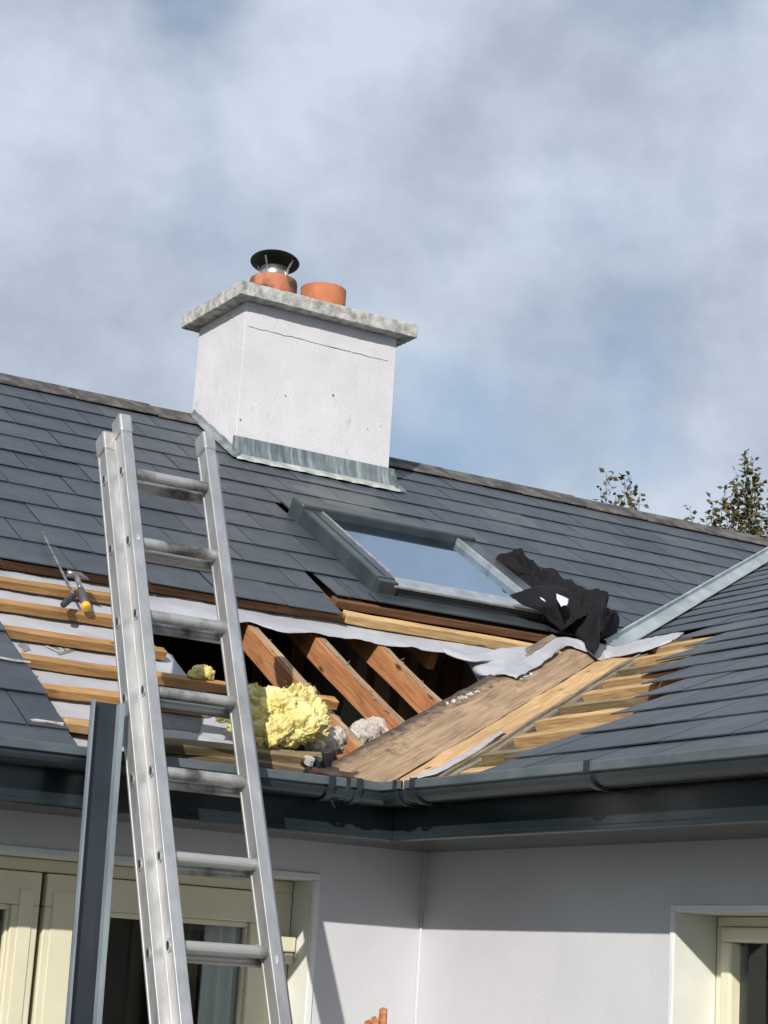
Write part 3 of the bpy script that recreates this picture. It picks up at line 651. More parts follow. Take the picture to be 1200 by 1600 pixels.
print('slates', len(slates), 'visible', len(vis))

# ridge tiles along the main ridge
def ridge_tile(x0, x1, seed):
    rs = random.Random(seed); p = [(-0.150, 0.000), (-0.150, 0.010), (0.0, 0.017), (0.150, 0.010), (0.150, 0.000), (0.0, 0.004)]
    lift = rs.uniform(0, 0.004); rings = []
    for x in (x0, x1):
        ring = []
        for d, o_ in p:
            yy = RIDGE_Y + d*CM; zz = Z0 + RIDGE_Y*TM - abs(d)*SM + o_ + lift + (0.004 if x == x1 else 0)
            ring.append(Vector((x, yy, zz)))
        rings.append(ring)
    return MB().sweep(p, rings)
rt = None
for i in range(-8, 11):
    x0 = 0.214+0.46*i
    if x0 > RIDGE_X+0.1: break
    if x0+0.46 > 0.94 and x0 < 1.85:                  # the stack stands in the way
        if x0 < 0.94: ridge_tile(x0+0.004, 0.93, i).build('ridge_tile', 'ridge', roof, bev=0.003)
        if x0+0.46 > 1.85: ridge_tile(1.86, x0+0.458, i).build('ridge_tile', 'ridge', roof, bev=0.003)
        continue
    ridge_tile(x0+0.003, x0+0.457, i).build('ridge_tile', 'ridge', roof, bev=0.003)

# rafters in the opening, battens, boards
for j, (x, sa, sb) in enumerate(((0.118, 0.05, 1.9), (0.415, 0.40, 1.9), (0.712, 0.72, 1.9), (1.01, 1.56, 1.9), (-0.48, 0.02, 1.9), (-0.78, 0.02, 1.9), (1.31, 1.56, 1.9))):
    timber('rafter', pm(x, sa, -0.066 if x > 0 else -0.085), pm(x, sb, -0.066 if x > 0 else -0.085), 0.038, 0.094, NM, 'rafter', roof, bev=0.003, jit=0.002, seed=j)
    if j < 3: timber('felt_strip', pm(x+0.002, sa, -0.0625), pm(x+0.001, 1.46, -0.0625), 0.028, 0.003, NM, 'board_dark', roof, bev=0, jit=0.004, seed=j+9)
    if j < 3:
        rs = random.Random(j)                         # scraps of torn felt and splinters left by the nails
        for q in range(9):
            ss = sa+0.15+q*(1.35-sa)/9+rs.uniform(-.03,.03)
            c = pm(x+rs.uniform(-0.02,0.02), ss, -0.064); A = Vector((rs.uniform(-1,1), rs.uniform(-1,1), rs.uniform(0.2,0.9))).normalized(); l = rs.uniform(0.008, 0.03)
            MB().tube([c-A*0.004, c+A*l*0.5, c+A*l+Vector((0,0.008,-0.004))], [0.003, 0.002, 0.0006], 4).build('splinter', 'grey_wood', roof)
BT, BH = 0.044, 0.031
for j, (s, xa, xb, mt) in enumerate(((1.415, -2.2, -0.47, 'batten'), (1.180, -2.2, -0.47, 'batten'), (0.930, -1.9, -0.455, 'batten'), (0.700, -1.9, 0.125, 'batten'), (0.474, -1.9, -0.462, 'batten'), (0.215, -1.9, -0.93, 'batten'), (1.660, -2.2, 0.66, 'attic_and_shade_wood'))):
    timber('batten', pm(xa, s-0.01, -0.012 if j < 6 else -0.020), pm(xb, s, -0.012 if j < 6 else -0.020), BT, BH, NM, mt, roof, bev=0.002, jit=0.0032, seed=j+20)  # last batten: shade under the slate edge put into a darker wood
timber('batten', pm(0.60, 1.660, -0.008), pm(1.66, 1.650, -0.012), 0.05, 0.040, NM, 'batten_pale', roof, bev=0.003, jit=0.004, seed=41)
timber('batten', pm(0.64, 1.86, -0.020), pm(2.0, 1.86, -0.020), 0.05, 0.036, NM, 'attic_and_shade_wood', roof, bev=0.003, jit=0.002, seed=42)  # darker wood carries the shade beneath the slates here too
# the piece of grey timber end and rag by the head of the valley boards
timber('batten', on_main(812,1022,-0.005), on_main(872,996,0.0), 0.05, 0.04, NM, 'grey_wood', roof, bev=0.004, jit=0.006, ends=0.01, seed=43)

def board(name, quad, th, m, seed):
    """plank from four corner points (a0,a1 along one edge; b0,b1 along the other), own local frame with x along the grain"""
    a0, a1, b0, b1 = quad; M = frame(a0, a1, (a1-a0).cross(b0-a0) if (a1-a0).cross(b0-a0).z > 0 else (b0-a0).cross(a1-a0)); Mi = M.inverted()
    rs = random.Random(seed); n = 28; k = 6; vs = []; fs = []
    for i in range(n+1):
        for j in range(k+1):
            t = i/n; q = j/k; p = (a0.lerp(a1, t)).lerp(b0.lerp(b1, t), q)
            l = Mi @ p; edge = 0.0
            if j in (0, k): l.y += 0.006*fbm(Vector((l.x*9, seed+j, 0.5))) + rs.uniform(-0.0012, 0.0012)
            if i in (0, n): l.x += rs.uniform(-0.006, 0.006)
            l.z += 0.0035*fbm(Vector((l.x*3, l.y*7, seed)))
            vs.append(l)
    top = len(vs); vs += [v-Vector((0,0,th)) for v in vs]
    for i in range(n):
        for j in range(k):
            a = i*(k+1)+j; fs += [(a, a+1, a+k+2, a+k+1), (top+a, top+a+k+1, top+a+k+2, top+a+1)]
    for i in range(n):
        for j in (0, k): a = i*(k+1)+j; fs.append((a, a+k+1, top+a+k+1, top+a))
    for j in range(k):
        for i in (0, n): a = i*(k+1)+j; fs.append((a, a+1, top+a+1, top+a))
    mb = MB().add(vs, fs); return mb.build(name, m, roof, matrix=M)
VB0, VB1 = 0.055, 1.80
def bm_pt(s, dx, off=-0.022): return pm(xval(s)-dx, s, off)
board('valley_board', (bm_pt(VB0, 0.030), bm_pt(VB1, 0.034), bm_pt(VB0+0.02, 0.325), bm_pt(VB1-0.02, 0.37)), 0.022, 'board_dark', 3)
S1 = 2.28
def br_pt(s, dy, off=-0.030): return pr(yval(s)-dy, s, off)
SR0, SR1 = (q_*CM/VM/CR for q_ in (VB0, VB1))
board('valley_board', (bm_pt(VB0, 0.027, -0.024), bm_pt(VB1, 0.031, -0.024), br_pt(SR0-0.03, 0.165), br_pt(SR1-0.04, 0.180)), 0.022, 'board_light', 5)
timber('valley_fillet', br_pt(0.03, 0.188, -0.018), br_pt(S1+0.02, 0.205, -0.018), 0.020, 0.045, NR, 'grey_wood', roof2, bev=0.003, jit=0.004, ends=0.01, seed=50)
timber('valley_fillet', br_pt(0.03, 0.232, -0.026), br_pt(S1, 0.245, -0.026), 0.034, 0.04, NR, 'grey_wood', roof2, bev=0.003, jit=0.004, ends=0.01, seed=51)
for j in range(0, 11):
    s = 0.17+0.222*j; rs = random.Random(j)
    y0 = yval(s)-0.275-rs.uniform(0, 0.05)
    timber('batten', pr(y0, s-rs.uniform(0, 0.01), -0.012-rs.uniform(0, 0.004)), pr(y0-1.0, s+rs.uniform(-0.01, 0.012), -0.013), 0.052, 0.040, NR, ('batten_pale', 'batten_pale', 'batten_old')[(j*2) % 3], roof2, bev=0.003, jit=0.004, ends=0.008, seed=60+j)

# torn membrane round the head of the valley boards
def ribbon(name, rows, m, sub=5, amp=0.004, sc=25, parent=roof, th=0.0012):
    """cloth strip: rows of equal numbers of world points, refined and crumpled"""
    R_ = len(rows); C_ = len(rows[0]); mb = MB(); nu, nv = (R_-1)*sub, (C_-1)*sub
    def cr(p0, p1, p2, p3, t): return 0.5*((2*p1)+(p2-p0)*t+(2*p0-5*p1+4*p2-p3)*t*t+(3*p1-p0-3*p2+p3)*t*t*t)
    def at(line, x):
        i = min(int(x), len(line)-2); t = x-i
        return cr(line[max(i-1,0)], line[i], line[i+1], line[min(i+2,len(line)-1)], t)
    for a in range(nu+1):
        line = [at([rows[r][c] for r in range(R_)], a/sub) for c in range(C_)]
        for b2 in range(nv+1):
            p = at(line, b2/sub); n_ = Vector((fbm(p*sc), fbm(p*sc+Vector((9,0,0))), fbm(p*sc+Vector((0,9,0))))); mb.v.append(p+n_*amp)
    for a in range(nu):
        for b2 in range(nv): i = a*(nv+1)+b2; mb.f.append([i, i+1, i+nv+2, i+nv+1])
    o = mb.build(name, m, parent, smooth=True); o.modifiers.new('t', 'SOLIDIFY').thickness = th; return o
A = on_main
ribbon('torn_membrane', [[A(690,1012,-.03), A(735,1022,-.02), A(790,1012,-.02), A(832,1010,-.015)], [A(700,1024,-.045), A(738,1034,-.03), A(785,1022,0.0), A(822,1016,0.0)], [A(728,1034,-.06), A(752,1036,-.04), A(790,1034,-.005), A(826,1022,-.005)], [A(738,1050,-.08), A(756,1053,-.03), A(785,1050,-.012), A(815,1040,-.012)], [A(746,1066,-.10), A(762,1060,-.05), A(790,1054,-.016), A(806,1049,-.016)]], 'membrane', 6, 0.004, 14)
Bm = on_right
ribbon('torn_membrane', [[A(772,1053,-.008), A(796,1055,-.008), A(806,1059,-.008)], [A(815,1032,-.004), A(822,1040,-.006), A(832,1046,-.008)], [A(850,1010,.006), A(858,1020,.0), A(862,1026,-.006)], [A(872,996,.010), A(880,1003,.004), A(884,1009,-.004)], [A(895,997,.012), A(905,1006,.004), A(912,1016,-.006)], [A(925,1003,.014), A(932,1018,.004), A(934,1030,-.010)], [Bm(962,1010,.012), Bm(956,1020,.002), Bm(950,1029,-.014)], [Bm(1000,1000,.014), Bm(990,1014,.004), Bm(982,1023,-.012)], [Bm(1040,991,.014), Bm(1030,1003,.004), Bm(1018,1014,-.010)], [Bm(1068,988,.012), Bm(1062,995,.004), Bm(1050,1003,-.008)]], 'membrane', 5, 0.007, 18)
ribbon('torn_membrane', [[Bm(640,1214,-.01), Bm(652,1217,-.012)], [Bm(690,1196,-.006), Bm(700,1199,-.01)], [Bm(745,1165,-.006), Bm(751,1169,-.01)], [Bm(785,1139,-.012), Bm(790,1142,-.014)]], 'membrane', 6, 0.005, 25)
# lumps of old mortar stuck to the board
for j, (px, py, r_) in enumerate(((806,1058,0.020),(818,1056,0.026),(829,1052,0.020),(735,1085,0.020),(722,1091,0.026),(710,1095,0.018),(700,1099,0.012),(815,1061,0.014),(746,1081,0.016))):
    c = on_main(px, py, -0.021); rs = random.Random(j); A_ = MAIN.to_3x3() @ Matrix.Rotation(math.radians(40+rs.uniform(-25, 25)), 3, 'Z')
    blob('mortar_crumb', [(c, (r_*1.5, r_*0.55, r_*0.16), A_), (c+A_ @ Vector((r_*0.6, r_*0.4, 0)), (r_*0.7, r_*0.4, r_*0.14), A_)], 0.003, lambda p: 0.005*fbm(p*80), 'mortar', roof)
# pale broken edges of slates
for j, (pa, pb, wd) in enumerate((((-6,1025),(44,1033),0.014),((50,1122),(100,1132),0.010))):
    f_ = on_main if pa[0] < 900 else on_right; nn_ = NM if pa[0] < 900 else NR
    timber('chipped_edge', f_(*pa, 0.0042), f_(*pb, 0.0042), wd, 0.003, nn_, 'concrete', roof if pa[0] < 900 else roof2, bev=0, jit=0.006, ends=0.01, seed=400+j)
# lead valley above the boards
vl = MB(); nseg = 14
rings = []
for i in range(nseg+1):
    s = 1.80+(S_RIDGE-0.12-1.80)*i/nseg; sr_ = s*CM/VM/CR
    rings.append([pm(xval(s)-0.105, s, 0.022), pm(xval(s)-0.088, s, 0.024), pm(xval(s)-0.080, s, 0.004), pm(xval(s), s, -0.004), pr(yval(sr_)-0.05, sr_, 0.006), pr(yval(sr_)-0.085, sr_, 0.010), pr(yval(sr_)-0.085, sr_, 0.004), pr(yval(sr_)-0.05, sr_, -0.001), pm(xval(s), s, -0.012), pm(xval(s)-0.086, s, -0.004), pm(xval(s)-0.092, s, 0.018), pm(xval(s)-0.105, s, 0.016)])
vl.sweep(list(range(12)), rings).build('valley_lining', 'valley_metal', house, bev=0.002)

# attic seen through the opening
for j, (px, py, y, wd) in enumerate(((598,1000,1.55,0.07),(634,1000,1.7,0.05),(676,1000,1.75,0.05),(712,1000,1.8,0.09),(560,990,2.1,0.06),(466,985,2.2,0.07),(405,985,2.4,0.05),(745,1000,2.2,0.07))):
    p = on_y(px, py, y)
    timber('attic_strut', Vector((p.x, y, SOF+0.03)), Vector((p.x+0.02, y+0.02, Z0+y*TM-0.2)), wd, 0.07, (0,-1,0), 'attic_and_shade_wood', roof, seed=j+100)
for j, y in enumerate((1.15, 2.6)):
    timber('attic_joist', Vector((-2.0, y, SOF+0.16)), Vector((2.6, y, SOF+0.16)), 0.05, 0.12, (0,0,1), 'attic_and_shade_wood', roof, seed=j+120)
timber('purlin', Vector((-3.0, 2.35, Z0+1.1)), Vector((3.0, 2.35, Z0+1.1)), 0.08, 0.16, (0,0,1), 'attic_and_shade_wood', roof, seed=131)
# loft quilt on the ceiling, seen between the rafters
fl = MB(); nq = 40
for i in range(nq+1):
    for j in range(24):
        x = -0.7+1.9*i/nq; y = 0.30+1.6*j/23; p = Vector((x*7, y*7, 2.2)); fl.v.append(Vector((x, y, SOF+0.10+0.06*fbm(p)+0.025*fbm(p*3.7) + 0.05*max(0, 0.5-y))))
for i in range(nq):
    for j in range(23): a = i*24+j; fl.f.append([a, a+24, a+25, a+1])
fl.build('loft_quilt', 'pale_wool', house, smooth=True)

# ------------------------------------------------------------------ chimney (part of the house)
CX0, CX1, CY0, CY1, CZT = 0.940, 1.848, 3.30, 3.86, Z0+2.755
def rough_box(x0, x1, y0, y1, z0, z1, n, amp, sc, bv=0.0018):
    bm = bmesh.new(); bmesh.ops.create_cube(bm, size=1.0, matrix=Matrix.Translation(((x0+x1)/2, (y0+y1)/2, (z0+z1)/2)) @ Matrix.Diagonal((x1-x0, y1-y0, z1-z0, 1)))
    bmesh.ops.bevel(bm, geom=bm.edges[:], offset=bv, segments=1, affect='EDGES')
    bmesh.ops.subdivide_edges(bm, edges=[e_ for e_ in bm.edges if e_.calc_length() > 0.1], cuts=n, use_grid_fill=True)
    bm.normal_update()
    for v in bm.verts: v.co += v.normal*amp*fbm(v.co*sc)
    me = bpy.data.meshes.new('m'); bm.to_mesh(me); bm.free(); me.name = 'chimney'; return me
chim = mesh_obj('chimney', rough_box(CX0, CX1, CY0, CY1, Z0+1.6, CZT, 24, 0.0025, 7), 'stack', house)
CAPZ = CZT+0.075
mesh_obj('chimney_cap', rough_box(CX0-0.076, CX1+0.080, CY0-0.078, CY1+0.085, CZT, CAPZ, 30, 0.0035, 40, 0.004), 'concrete', chim)
pc1, pc2 = Vector((1.222, 3.58, CAPZ-0.01)), Vector((1.530, 3.58, CAPZ-0.01))
p1 = MB().lathe(pc1, [(0.130,0),(0.130,0.175),(0.125,0.193),(0.112,0.200),(0.08,0.202),(0.08,0.0)], 40).build('chimney_pot', 'sooty_terracotta', chim, smooth=True, bev=0.002)
MB().lathe(pc2, [(0.124,0),(0.125,0.212),(0.122,0.216),(0.108,0.216),(0.107,0.0)], 40).build('chimney_pot', 'terracotta', chim, smooth=True, bev=0.002)
MB().lathe(pc1, [(0.070,0.195),(0.076,0.20),(0.074,0.262),(0.070,0.262),(0.068,0.20)], 32).build('flue_collar', 'steel', chim, smooth=True)
MB().lathe(pc1+Vector((0,0,0.298)), [(0.0005,0.030),(0.04,0.028),(0.095,0.017),(0.130,0.002),(0.133,-0.002),(0.129,-0.003),(0.093,0.010),(0.04,0.021),(0.0005,0.023)], 48, Matrix.Rotation(math.radians(-11), 3, _r0)).build('cowl_hood', 'cowl', chim, smooth=True)
for k in range(4):
    an = k*math.pi/2+0.6; d = Vector((math.cos(an), math.sin(an), 0))
    MB().tube([pc1+d*0.076+Vector((0,0,0.20)), pc1+d*0.082+Vector((0,0,0.25)), pc1+d*0.108+Vector((0,0,0.300))], 0.006, 6).build('hood_strut', 'steel', chim)
# lead flashing: apron in front, strip up the side
zf = lambda y: Z0+y*TM
rows = []; rows2 = []; rs = random.Random(3); nn = 30
for i in range(nn+1):
    x = CX0-0.02+(CX1+0.03-(CX0-0.02))*i/nn
    wv = 0.003*math.sin(i*1.7)+rs.uniform(-0.002, 0.002); yb = CY0-0.040+wv*0.4; bt = 0.022
    rows.append([(x, CY0-0.012, Z0+2.030), (x, CY0-0.018+wv*0.4, zf(CY0)+0.045), (x, yb, zf(yb)+bt), (x, yb+0.006, zf(yb)+bt-0.008), (x, CY0-0.008, zf(CY0)+0.01), (x, CY0-0.008, Z0+2.026)])
    rows2.append([(x, yb-0.0005, zf(yb)+bt-0.001), (x, CY0-0.080-wv*2, zf(CY0-0.080)+0.013), (x, CY0-0.084-wv*2, zf(CY0-0.084)+0.007), (x, yb+0.004, zf(yb)+0.006)])
MB().sweep(list(range(6)), rows).build('lead_apron', 'lead_streaked', chim)
MB().sweep(list(range(4)), rows2).build('lead_apron_edge', 'lead_pale', chim)
# hairline crack across the render and a few pocks
ck_ = MB(); rs = random.Random(8); n = 40
for i in range(n+1):
    f_ = i/n; x = CX0+0.02+0.84*f_; z = Z0+2.622-0.004*f_+0.004*fbm(Vector((f_*18, 0.3, 0))); hh = 0.0004+0.0011*abs(fbm(Vector((f_*30, 2, 0))))*(1.5 if f_ < 0.4 else 0.8)
    ck_.v += [Vector((x, CY0-0.0035, z-hh)), Vector((x, CY0-0.0035, z+hh)), Vector((x, CY0+0.004, z+hh)), Vector((x, CY0+0.004, z-hh))]
for i in range(n):
    for k in range(4): k2 = (k+1) % 4; ck_.f.append([i*4+k, (i+1)*4+k, (i+1)*4+k2, i*4+k2])
ck_.build('render_crack', 'concrete', chim)
for j, (x, z) in enumerate(((1.48, 2.36), (0.955, 2.12), (1.20, 2.30), (1.70, 2.22), (1.02, 2.20))):
    MB().lathe((x, CY0-0.003, Z0+z), [(0.0002, 0.0), (0.0045-0.0008*j, 0.0), (0.0045-0.0008*j, 0.004), (0.0002, 0.004)], 10, Matrix.Rotation(math.pi/2, 3, 'X')).build('render_pock', 'gasket', chim)
sf = MB(); rows = []
for i in range(13):
    y = CY0-0.07+(CY1-0.04-(CY0-0.07))*i/12; base = zf(min(y, RIDGE_Y)); t = 0.047+0.003*math.sin(i*2.1)
    rows.append([(CX0-0.012, y, base+t), (CX0-0.014, y, base+0.028), (CX0-0.040, y, base+0.018), (CX0-0.043, y, base+0.010), (CX0-0.012, y, base+0.006), (CX0-0.006, y, base+t-0.002)])
sf.sweep(list(range(6)), rows).build('lead_flashing', 'lead', chim)
sf = MB(); rows = []
for i in range(9):
    y = CY0-0.07+(CY1-0.04-(CY0-0.07))*i/8; base = zf(min(y, RIDGE_Y)); t = 0.085
    rows.append([(CX1+0.012, y, base+t), (CX1+0.014, y, base+0.028), (CX1+0.075, y, base+0.018), (CX1+0.080, y, base+0.010), (CX1+0.012, y, base+0.006), (CX1+0.006, y, base+t-0.002)])
sf.sweep(list(range(6)), rows).build('lead_flashing', 'lead', chim)

# ------------------------------------------------------------------ skylight (part of the house)
def mbox(x0, x1, s0, s1, o0, o1): return MB().box(x0, x1, s0, s1, o0, o1, MAIN)
KX0, KX1, KS0, KS1, KH = 0.870, 1.820, 1.945, 2.93, 0.072
IX0, IX1, IS0, IS1 = 0.965, 1.725, 2.040, 2.80
sk = mbox(KX0, IX0, KS0+0.03, KS1-0.06, -0.06, KH).build('skylight', 'skyframe', house, bev=0.006)
mbox(IX1, KX1, KS0+0.03, KS1-0.06, -0.06, KH).build('side_frame', 'skyframe', sk, bev=0.006)
mbox(KX0-0.006, KX1+0.006, IS1+0.004, KS1, -0.06, KH+0.018).build('top_cover', 'skyframe', sk, bev=0.012, seg=3)
mbox(KX0+0.02, KX1-0.02, KS1-0.001, KS1+0.16, 0.004, 0.016).build('top_flashing', 'skyframe', sk, bev=0.004)
mbox(IX0+0.001, IX1-0.001, KS0, IS0, -0.06, KH-0.030).build('bottom_frame', 'skyframe', sk, bev=0.005)
mbox(IX0-0.02, IX1+0.02, KS0-0.012, IS0+0.012, KH-0.029, KH-0.016).build('bottom_trim', 'skylight_trim', sk, bev=0.003)
mbox(KX0, IX0, KS0-0.01, KS0+0.0295, -0.02, KH-0.006).build('corner_cap', 'skyframe', sk, bev=0.005)
mbox(IX1, KX1, KS0-0.01, KS0+0.0295, -0.02, KH-0.006).build('corner_cap', 'skyframe', sk, bev=0.005)
for x0, x1 in ((IX0+0.0005, IX0+0.012), (IX1-0.012, IX1-0.0005)):
    mbox(x0, x1, IS0+0.013, IS1, KH-0.030, KH+0.004).build('glazing_trim', 'skylight_trim', sk, bev=0.002)
mbox(KX0+0.045, KX0+0.048, KS0+0.04, KS1-0.07, KH-0.002, KH+0.003).build('frame_seam', 'channel', sk)
mbox(IX0+0.012, IX1-0.012, IS0+0.005, IS1, 0.034, 0.046).build('pane', 'skyglass', sk)
mbox(IX0+0.012, IX1-0.012, IS1-0.08, IS1+0.003, 0.004, 0.033).build('inner_sash', 'pine', sk, bev=0.004)
mbox(IX0+0.012, IX0+0.06, IS0+0.01, IS1-0.081, 0.0, 0.033).build('inner_sash', 'pine', sk, bev=0.004)
mbox(IX1-0.06, IX1-0.012, IS0+0.01, IS1-0.081, 0.0, 0.033).build('inner_sash', 'pine', sk, bev=0.004)
sh = MB()
for a in ((0.93,0.95,1.99,2.9),(1.74,1.76,1.99,2.9),(0.951,1.739,1.99,2.01),(0.951,1.739,2.88,2.9)): sh.box(a[0], a[1], a[2], a[3], -1.0, -0.061, MAIN)
sh.box(0.93, 1.76, 1.99, 2.9, -1.02, -1.001, MAIN)
sh.build('light_shaft', 'room', sk)
# flashing cheek at the upper left corner, apron and side gutters
A0, A1, A2, A3 = on_main(459,777,0.055), on_main(452,803,0.004), on_main(471,815,0.004), on_main(477,797,0.065)
nC = (A1-A0).cross(A2-A0).normalized()*0.004
MB().add([A0,A1,A2,A3,A0+nC,A1+nC,A2+nC,A3+nC], [(0,1,2,3),(7,6,5,4),(0,4,5,1),(1,5,6,2),(2,6,7,3),(3,7,4,0)]).build('flashing_cheek', 'skyframe', sk)
mbox(KX0-0.035, KX1+0.035, KS0-0.115, KS0-0.0105, 0.0, 0.010).build('apron_flashing', 'skyframe', sk, bev=0.003)
mbox(KX1+0.001, KX1+0.05, KS0-0.01, KS1, -0.01, 0.006).build('side_flashing', 'skyframe', sk, bev=0.003)

# ------------------------------------------------------------------ ladder
LA = math.radians(66); LU = Vector((0, math.cos(LA), math.sin(LA))); LN = Vector((0, math.sin(LA), -math.cos(LA)))   # up the ladder; to its back
LY0 = -0.185
base_l = -Z0/math.sin(LA)
lad = tag(empty('ladder', Vector((-0.75, LY0, Z0)) + LU*(base_l+0.055)), 'aluminium extension ladder leaning against the gutter, paint-spotted rungs', 'ladder')
lad_loc = lad.location.copy()
def lp(x, l, d): return Vector((x, LY0, Z0)) + LU*l + LN*d
LM = Matrix(((1,0,0,0),(0,LU.y,LN.y,0),(0,LU.z,LN.z,0),(0,0,0,1)))
LMx = Matrix(((1, 0, 0, 0),(0, LU.y, -LN.y, LY0),(0, LU.z, -LN.z, Z0),(0,0,0,1)))   # (x, l, -d) right handed
def lbox(x0, x1, l0, l1, d0, d1): return MB().box(x0, x1, l0, l1, -d1, -d0, LMx)
SDEP, SWID = 0.056, 0.032
for sec, (xl, xr, dd, top) in enumerate(((-0.893, -0.628, 0.0, 1.185), (-0.926, -0.588, 0.060, 1.150))):
    for side, (x0, x1) in enumerate(((xl-SWID, xl), (xr, xr+SWID))):
        st = MB()
        st.box(x0, x1, base_l+0.06, top, -dd-SDEP/2, -dd+SDEP/2, LMx)
        so = st.build('stile', 'alu', lad, bev=0.005)
        # lip along both front and back edge
        for e0, e1 in ((-SDEP/2-0.003, -SDEP/2+0.006), (SDEP/2-0.006, SDEP/2+0.003)):
            lbox(x0-0.003, x1+0.003, base_l+0.06, top-0.002, dd+e0, dd+e1).build('stile_flange', 'alu', so, bev=0.0025)
        lbox(x0-0.006, x1+0.006, top-0.06, top+0.012, dd-SDEP/2-0.007, dd+SDEP/2+0.005).build('stile_cap', 'alu', lad, bev=0.007)
        lbox(x0-0.004, x1+0.004, base_l-0.0, base_l+0.075, dd-SDEP/2-0.004, dd+SDEP/2+0.004).build('rubber_foot', 'rubber', lad, bev=0.006)
    for k in range(-13, 1):
        l = 0.988+0.2655*k
        if l < base_l+0.2: continue
        mb = MB(); ring = []
        pr_ = [(0.018*math.cos(a)*1.0, 0.0185*math.sin(a)) for a in [i*2*math.pi/16 for i in range(16)]]
        pr_ = [(d, max(-0.0165, min(0.016, z))) for d, z in pr_]
        mb.sweep(pr_, [[lp(xl+0.0005, l+z, dd+d) for d, z in pr_], [lp(xr-0.0005, l+z, dd+d) for d, z in pr_]])
        ro = mb.build('rung', 'alu_grime', lad, bev=0.0)
        for xe, sg in ((xl-SWID-0.0005, -1), (xr+SWID+0.0005, 1)):
            an = MB(); n = 20; o_ = len(an.v)
            for rr2, off in ((0.019, 0), (0.019, 0.003), (0.0135, 0.003), (0.0135, 0.0)):
                for q in range(n):
                    t = 2*math.pi*q/n; an.v.append(lp(xe+sg*off, l+rr2*0.92*math.sin(t)*1.15, dd+rr2*0.72*math.cos(t)))
            for i in range(3):
                for q in range(n): q2 = (q+1) % n; an.f.append([i*n+q, i*n+q2, (i+1)*n+q2, (i+1)*n+q])
            an.build('rung_end', 'alu', ro, smooth=False)
            dk = MB(); dk.v = [lp(xe+sg*0.0007, l+0.0135*0.92*math.sin(2*math.pi*q/n)*1.15, dd+0.0135*0.72*math.cos(2*math.pi*q/n)) for q in range(n)] + [lp(xe+sg*0.0002, l+0.0135*0.92*math.sin(2*math.pi*q/n)*1.15, dd+0.0135*0.72*math.cos(2*math.pi*q/n)) for q in range(n)]
            dk.f = [list(range(n)), list(range(n, 2*n))] + [[q, (q+1) % n, n+(q+1) % n, n+q] for q in range(n)]
            dk.build('rung_hole_shade', 'dark', ro)  # flat dark disc painted as the shaded hollow, no real opening
# scraps of paint and a splash of sealant
for j, (x, l, d) in enumerate(((-0.905, 0.715, -0.031), (-0.612, -0.64, -0.031))):
    blob('paint_blot', [(lp(x, l, d), (0.007, 0.016, 0.003), LM.to_3x3())], 0.0025, lambda p: 0.004*fbm(p*90), 'mortar', lad)

# ------------------------------------------------------------------ anthracite channel leaning beside the ladder
PA = math.radians(82); PU = Vector((0, math.cos(PA), math.sin(PA))); PN = Vector((0, math.sin(PA), -math.cos(PA)))
PY0 = -0.108; pbase = -(Z0-0.05)/math.sin(PA)
ch = tag(empty('channel_section', Vector((-1.13, PY0, Z0)) + PU*pbase), 'dark grey metal channel length standing upright left of the ladder', 'channel')
PMx = Matrix(((1, 0.040, 0, 0),(0, PU.y, -PN.y, PY0),(0, PU.z, -PN.z, Z0),(0,0,0,1)))
def pbox(x0, x1, l0, l1, d0, d1): return MB().box(x0, x1, l0, l1, -d1, -d0, PMx)
PX0, PX1, PT = -1.083, -1.000, 0.128
pbox(PX0, PX1, pbase, PT, 0.0, 0.003).build('web', 'channel', ch, bev=0.001)
pbox(PX0, PX0+0.003, pbase, PT, -0.022, -0.0002).build('flange', 'channel_edge_sunlit', ch, bev=0.001)
pbox(PX0+0.0032, PX0+0.0055, pbase, PT, -0.022, -0.0195).build('lip', 'channel_edge_sunlit', ch, bev=0.0008)
pbox(PX1-0.003, PX1, pbase, PT-0.004, -0.030, -0.0002).build('flange', 'channel_edge_sunlit', ch, bev=0.001)
pbox(PX1-0.0002+0.0003, PX1+0.012, pbase, PT-0.004, -0.030, -0.0275).build('lip', 'channel_edge_sunlit', ch, bev=0.0008)

# ------------------------------------------------------------------ things lying on the roof
# black jacket
def ball(px, py, off, r_, fl=0.62, on=on_main, Mx=MAIN, st=(1,1)): return (on(px, py, off), (r_*st[0], r_*st[1], r_*fl), Mx.to_3x3())
jb = [ball(788,880,.125,.055), ball(800,885,.13,.075,.8), ball(812,892,.125,.065,.8), ball(818,903,.115,.06,.7), ball(832,906,.11,.055,.7), ball(805,902,.11,.05,.7),
      ball(845,915,.10,.06,.6), ball(838,925,.10,.07,.5), ball(862,922,.09,.08,.5), ball(820,930,.10,.045,.4), ball(806,929,.098,.03,.4), ball(868,940,.075,.085,.5), ball(848,942,.085,.06,.45),
      ball(862,958,.06,.055,.45), ball(885,955,.06,.085,.5), ball(878,972,.045,.05,.5), ball(905,948,.06,.07,.7), ball(915,960,.06,.09,.7), ball(930,966,.06,.075,.8), ball(938,975,.05,.06,.8), ball(920,980,.055,.095,.8),
      ball(908,985,.05,.075,.8), ball(930,993,.045,.075,.8), ball(918,1000,.04,.055,.8), ball(940,998,.04,.05,.8), ball(895,975,.05,.06,.7)]
